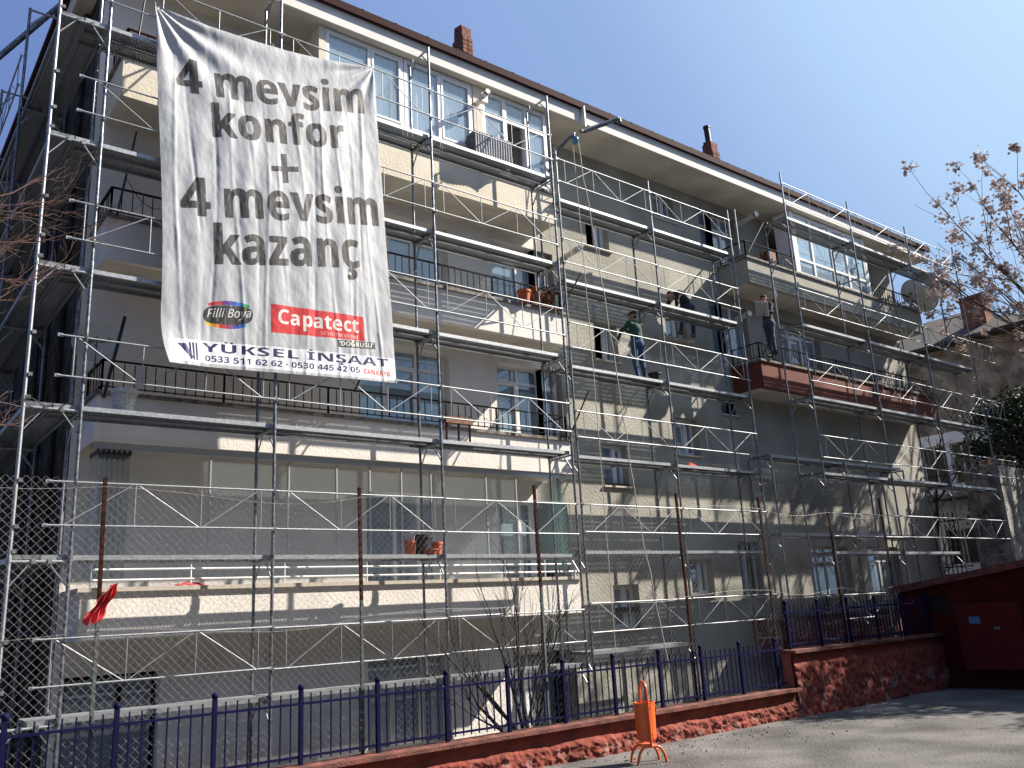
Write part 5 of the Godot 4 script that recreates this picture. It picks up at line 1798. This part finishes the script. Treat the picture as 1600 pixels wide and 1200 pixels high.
func people() -> void:
	var skin := Color(0.36, 0.21, 0.15)
	# worker in green, facing the wall
	person("worker in a green jumper and blue jeans plastering beside the lower window", Vector3(12.33, 8.19, -1.18), {
		"pelvis": Vector3(0, 0.93, 0.02), "waist": Vector3(0.0, 1.06, 0.02), "chest": Vector3(0, 1.28, -0.01), "sl": Vector3(-0.175, 1.42, -0.02), "sr": Vector3(0.175, 1.42, -0.02), "head": Vector3(0.0, 1.585, -0.05),
		"hl": Vector3(-0.095, 0.90, 0.02), "hr": Vector3(0.095, 0.90, 0.02), "kl": Vector3(-0.11, 0.49, -0.02), "kr": Vector3(0.13, 0.49, -0.01), "al": Vector3(-0.10, 0.10, 0.03), "ar": Vector3(0.15, 0.10, 0.03), "toel": Vector3(-0.03, -0.01, -0.16), "toer": Vector3(0.04, -0.01, -0.16),
		"el": Vector3(-0.36, 1.22, -0.14), "wl": Vector3(-0.27, 1.08, -0.36), "er": Vector3(0.26, 1.22, -0.24), "wr": Vector3(0.08, 1.40, -0.42)},
		{"legs": Color(0.035, 0.065, 0.14), "top": Color(0.016, 0.062, 0.038), "skin": skin, "boot": Color(0.02, 0.022, 0.03), "hair": Color(0.02, 0.018, 0.02), "handl": Color(0.55, 0.53, 0.48), "handr": skin}, Vector3(-0.35, 0.05, -1), true)
	# worker bending down between deck and wall
	person("worker in a black jacket and jeans bending down at the upper middle window", Vector3(14.85, 9.87, -1.74), {
		"pelvis": Vector3(0.06, 0.78, 0.10), "waist": Vector3(-0.04, 0.92, 0.12), "chest": Vector3(-0.24, 1.05, 0.10), "sl": Vector3(-0.42, 1.02, -0.04), "sr": Vector3(-0.40, 1.04, 0.24), "head": Vector3(-0.57, 0.93, 0.08),
		"hl": Vector3(-0.03, 0.75, 0.02), "hr": Vector3(0.14, 0.75, 0.16), "kl": Vector3(-0.16, 0.40, 0.06), "kr": Vector3(0.28, 0.40, 0.06), "al": Vector3(-0.16, 0.10, -0.02), "ar": Vector3(0.34, 0.10, -0.02), "toel": Vector3(-0.14, -0.01, 0.03), "toer": Vector3(-0.13, -0.01, 0.04),
		"el": Vector3(-0.50, 0.76, -0.10), "wl": Vector3(-0.58, 0.55, -0.10), "er": Vector3(-0.53, 0.76, 0.26), "wr": Vector3(-0.55, 0.52, 0.22)},
		{"legs": Color(0.02, 0.03, 0.065), "top": Color(0.010, 0.011, 0.018), "skin": skin, "boot": Color(0.10, 0.075, 0.05), "hair": Color(0.012, 0.012, 0.014), "handl": skin, "handr": skin}, Vector3(-0.8, -0.5, 0.1), false)
	# worker with trowel and hawk under the top right balcony
	person("worker in dark clothes raising a trowel and a white board under the top right balcony", Vector3(17.32, 9.42, -0.86), {
		"pelvis": Vector3(0.02, 0.94, 0), "waist": Vector3(0.02, 1.07, 0), "chest": Vector3(0.0, 1.29, 0.0), "sl": Vector3(-0.05, 1.43, 0.165), "sr": Vector3(0.05, 1.43, -0.165), "head": Vector3(-0.08, 1.585, 0.01),
		"hl": Vector3(0.0, 0.91, 0.09), "hr": Vector3(0.04, 0.91, -0.09), "kl": Vector3(-0.04, 0.50, 0.10), "kr": Vector3(0.08, 0.50, -0.10), "al": Vector3(0.0, 0.10, 0.10), "ar": Vector3(0.14, 0.10, -0.10), "toel": Vector3(-0.17, -0.01, 0), "toer": Vector3(-0.17, -0.01, -0.02),
		"el": Vector3(-0.14, 1.17, 0.24), "wl": Vector3(-0.36, 1.12, 0.20), "er": Vector3(0.30, 1.50, -0.05), "wr": Vector3(0.42, 1.74, 0.04)},
		{"legs": Color(0.035, 0.05, 0.075), "top": Color(0.014, 0.016, 0.026), "skin": skin, "boot": Color(0.02, 0.02, 0.02), "hair": Color(0.03, 0.025, 0.022), "handl": skin, "handr": skin}, Vector3(-1, 0.08, 0.35), true)
	var hk := thing("plasterer_hawk", "white square plaster board held by the worker under the top right balcony", "plaster board", Vector3(16.84, 10.62, -0.66))
	var b := MB.new()
	b.obox(Transform3D(Basis.from_euler(Vector3(0.3, 0.3, -0.9)), Vector3(-0.02, 0.02, 0)), Vector3(0.42, 0.012, 0.36))
	obj("board", b, mt.plastic_white, hk)
	b = MB.new()
	b.rod(Vector3(0, 0.0, 0), Vector3(0.09, -0.09, 0), 0.016, 8)
	obj("handle", b, mt.wood, hk)
	var tr := thing("trowel", "steel trowel in the raised hand of the worker under the top right balcony", "trowel", Vector3(17.76, 11.25, -0.82))
	b = MB.new()
	b.tri(Vector3(-0.02, 0.02, 0.0), Vector3(0.12, 0.02, 0.02), Vector3(0.04, 0.26, 0.0)); b.tri(Vector3(0.12, 0.02, 0.014), Vector3(-0.02, 0.02, -0.006), Vector3(0.04, 0.26, -0.006))
	obj("blade", b, mt.galv, tr)
	b = MB.new()
	b.rod(Vector3(0.03, -0.12, 0.0), Vector3(0.05, 0.03, 0.0), 0.015, 8)
	obj("handle", b, mt.wood, tr)

# ---------------------------------------------------------------- what stands around
func surroundings() -> void:
	var b := MB.new()
	# tall concrete wall at the right
	var t := thing("concrete_wall", "tall stained grey concrete retaining wall at the right edge", "wall")
	b.box(27.5, 42.0, 0.1, 6.85, -1.0, 0.13)
	obj("wall", b, mt.concrete, t)
	b = MB.new()
	b.tube([Vector3(27.49, 5.3, -0.75), Vector3(27.49, 5.45, -0.5), Vector3(27.49, 5.2, -0.4), Vector3(27.49, 4.9, -0.65), Vector3(27.49, 5.0, -0.35), Vector3(27.49, 4.7, -0.3)], [0.015], 5)
	obj("graffiti", b, mt.iron, t)
	t = thing("iron_fence", "dark vertical-barred fence behind the scaffold at the lower right", "fence")
	b = MB.new()
	b.box(27.0, 27.04, 5.2, 5.24, -8.0, -1.0); b.box(27.0, 27.04, 3.7, 3.74, -8.0, -1.0)
	obj("rail", b, mt.iron, t)
	for k in 46:
		b = MB.new()
		b.box(27.0, 27.025, 3.4, 5.5, -8.0 + k * 0.15, -7.975 + k * 0.15)
		obj("bar", b, mt.iron, t)
	b = MB.new()
	b.box(26.95, 33.0, 0.2, 3.5, -8.2, -1.05)
	tag(obj("bank", b, mt.soil), "raised bank of soil beyond the right building corner", "bank")
	# far house
	t = thing("far_house", "brown-roofed house, beige above and white below, behind the bare trees at the right", "house")
	var X := 36.0
	b = MB.new()
	b.box(X, X + 9.0, 9.7, 13.7, -16.0, -1.2)
	obj("wall", b, mt.house_beige, t)
	var f := MB.new()
	pierced(f, -16.0, -1.2, 0.2, 9.7, 0.0, [[-8.6, -7.9, 7.4, 9.2], [-7.7, -6.7, 7.0, 9.2], [-6.5, -5.4, 7.4, 9.2], [-5.2, -4.3, 7.4, 9.2], [-4.0, -2.6, 7.4, 9.0], [-8.2, -6.8, 4.0, 5.5], [-6.0, -4.6, 4.0, 5.5]], 0.2)
	for i in f.v.size():
		var p := f.v[i]
		var q := f.n[i]
		f.v[i] = Vector3(X - p.z - 0.05, p.y, p.x); f.n[i] = Vector3(-q.z, q.y, q.x)
	f.quad(Vector3(X, 0.2, -1.2), Vector3(X + 9, 0.2, -1.2), Vector3(X + 9, 9.7, -1.2), Vector3(X, 9.7, -1.2))
	obj("wall", f, mt.house_white, t)
	for w in [[-8.6, -7.9, 7.4, 9.2], [-7.7, -6.7, 7.0, 9.2], [-6.5, -5.4, 7.4, 9.2], [-5.2, -4.3, 7.4, 9.2], [-4.0, -2.6, 7.4, 9.0], [-8.2, -6.8, 4.0, 5.5], [-6.0, -4.6, 4.0, 5.5]]:
		b = MB.new()
		var m: float = (w[0] + w[1]) * 0.5
		for z in [w[0], m - 0.03, w[1] - 0.06]:
			b.box(X + 0.08, X + 0.14, w[2], w[3], z, z + 0.06)
		b.box(X + 0.085, X + 0.135, w[2], w[2] + 0.06, w[0] + 0.06, w[1] - 0.06); b.box(X + 0.085, X + 0.135, w[3] - 0.06, w[3], w[0] + 0.06, w[1] - 0.06)
		var fr := obj("window", b, mt.pvc_dim, t)
		b = MB.new()
		b.box(X + 0.10, X + 0.115, w[2] + 0.05, w[3] - 0.05, w[0] + 0.05, w[1] - 0.05)
		obj("pane", b, mt.black, fr)
	b = MB.new()
	b.box(X - 1.2, X - 0.05, 6.75, 6.95, -9.5, -3.0)
	var ba := obj("balcony", b, mt.coping, t)
	b = MB.new()
	b.box(X - 1.2, X - 1.14, 7.7, 7.74, -9.5, -3.0)
	obj("handrail", b, mt.iron, ba)
	b = MB.new()
	b.quad(Vector3(X - 0.7, 13.55, -17), Vector3(X - 0.7, 13.55, -0.5), Vector3(X + 4.5, 16.2, -5.5), Vector3(X + 4.5, 16.2, -12))
	b.quad(Vector3(X - 0.7, 13.55, -0.5), Vector3(X + 9.7, 13.55, -0.5), Vector3(X + 4.5, 16.2, -5.5), Vector3(X + 4.51, 16.2, -5.5))
	b.box(X - 0.72, X + 9.7, 13.4, 13.545, -17, -0.5)
	var rf := obj("roof", b, mt.house_roof, t)
	b = MB.new()
	b.box(X + 0.6, X + 1.3, 14.0, 15.5, -3.9, -2.9)
	b.box(X + 0.5, X + 1.4, 15.5, 15.62, -4.0, -2.8)
	obj("chimney", b, mt.brick, rf)
	# the block across the street, behind the viewer: it shows in the panes
	t = thing("apartment_building", "pale apartment block across the street, seen only in the panes", "building")
	f = MB.new()
	var holes := []
	for r in 4:
		for k in 14:
			holes.append([-28.0 + k * 5.0, -26.2 + k * 5.0, 2.0 + r * 3.0, 3.6 + r * 3.0])
	pierced(f, -30.0, 45.0, 0.2, 14.0, 0.0, holes, 0.2)
	for i in f.v.size():
		var p := f.v[i]
		f.v[i] = Vector3(15.0 - p.x, p.y, 27.0 - p.z); f.n[i] = Vector3(-f.n[i].x, f.n[i].y, -f.n[i].z)
	f.box(-30.0, 45.0, 14.0, 14.3, 26.4, 38.0)
	f.box(-30.0, 45.0, 0.2, 13.99, 27.6, 38.0)
	obj("wall", f, mt.house_beige, t)

func _ready() -> void:
	rng.seed = 20240
	stage()
	materials()
	ground()
	building()
	surroundings()
	red_wall_and_street()
	scaffold()
	banner()
	details()
	people()
	plants()

func red_wall_and_street() -> void:
	fences()
	kiosk()
	litter_bin()
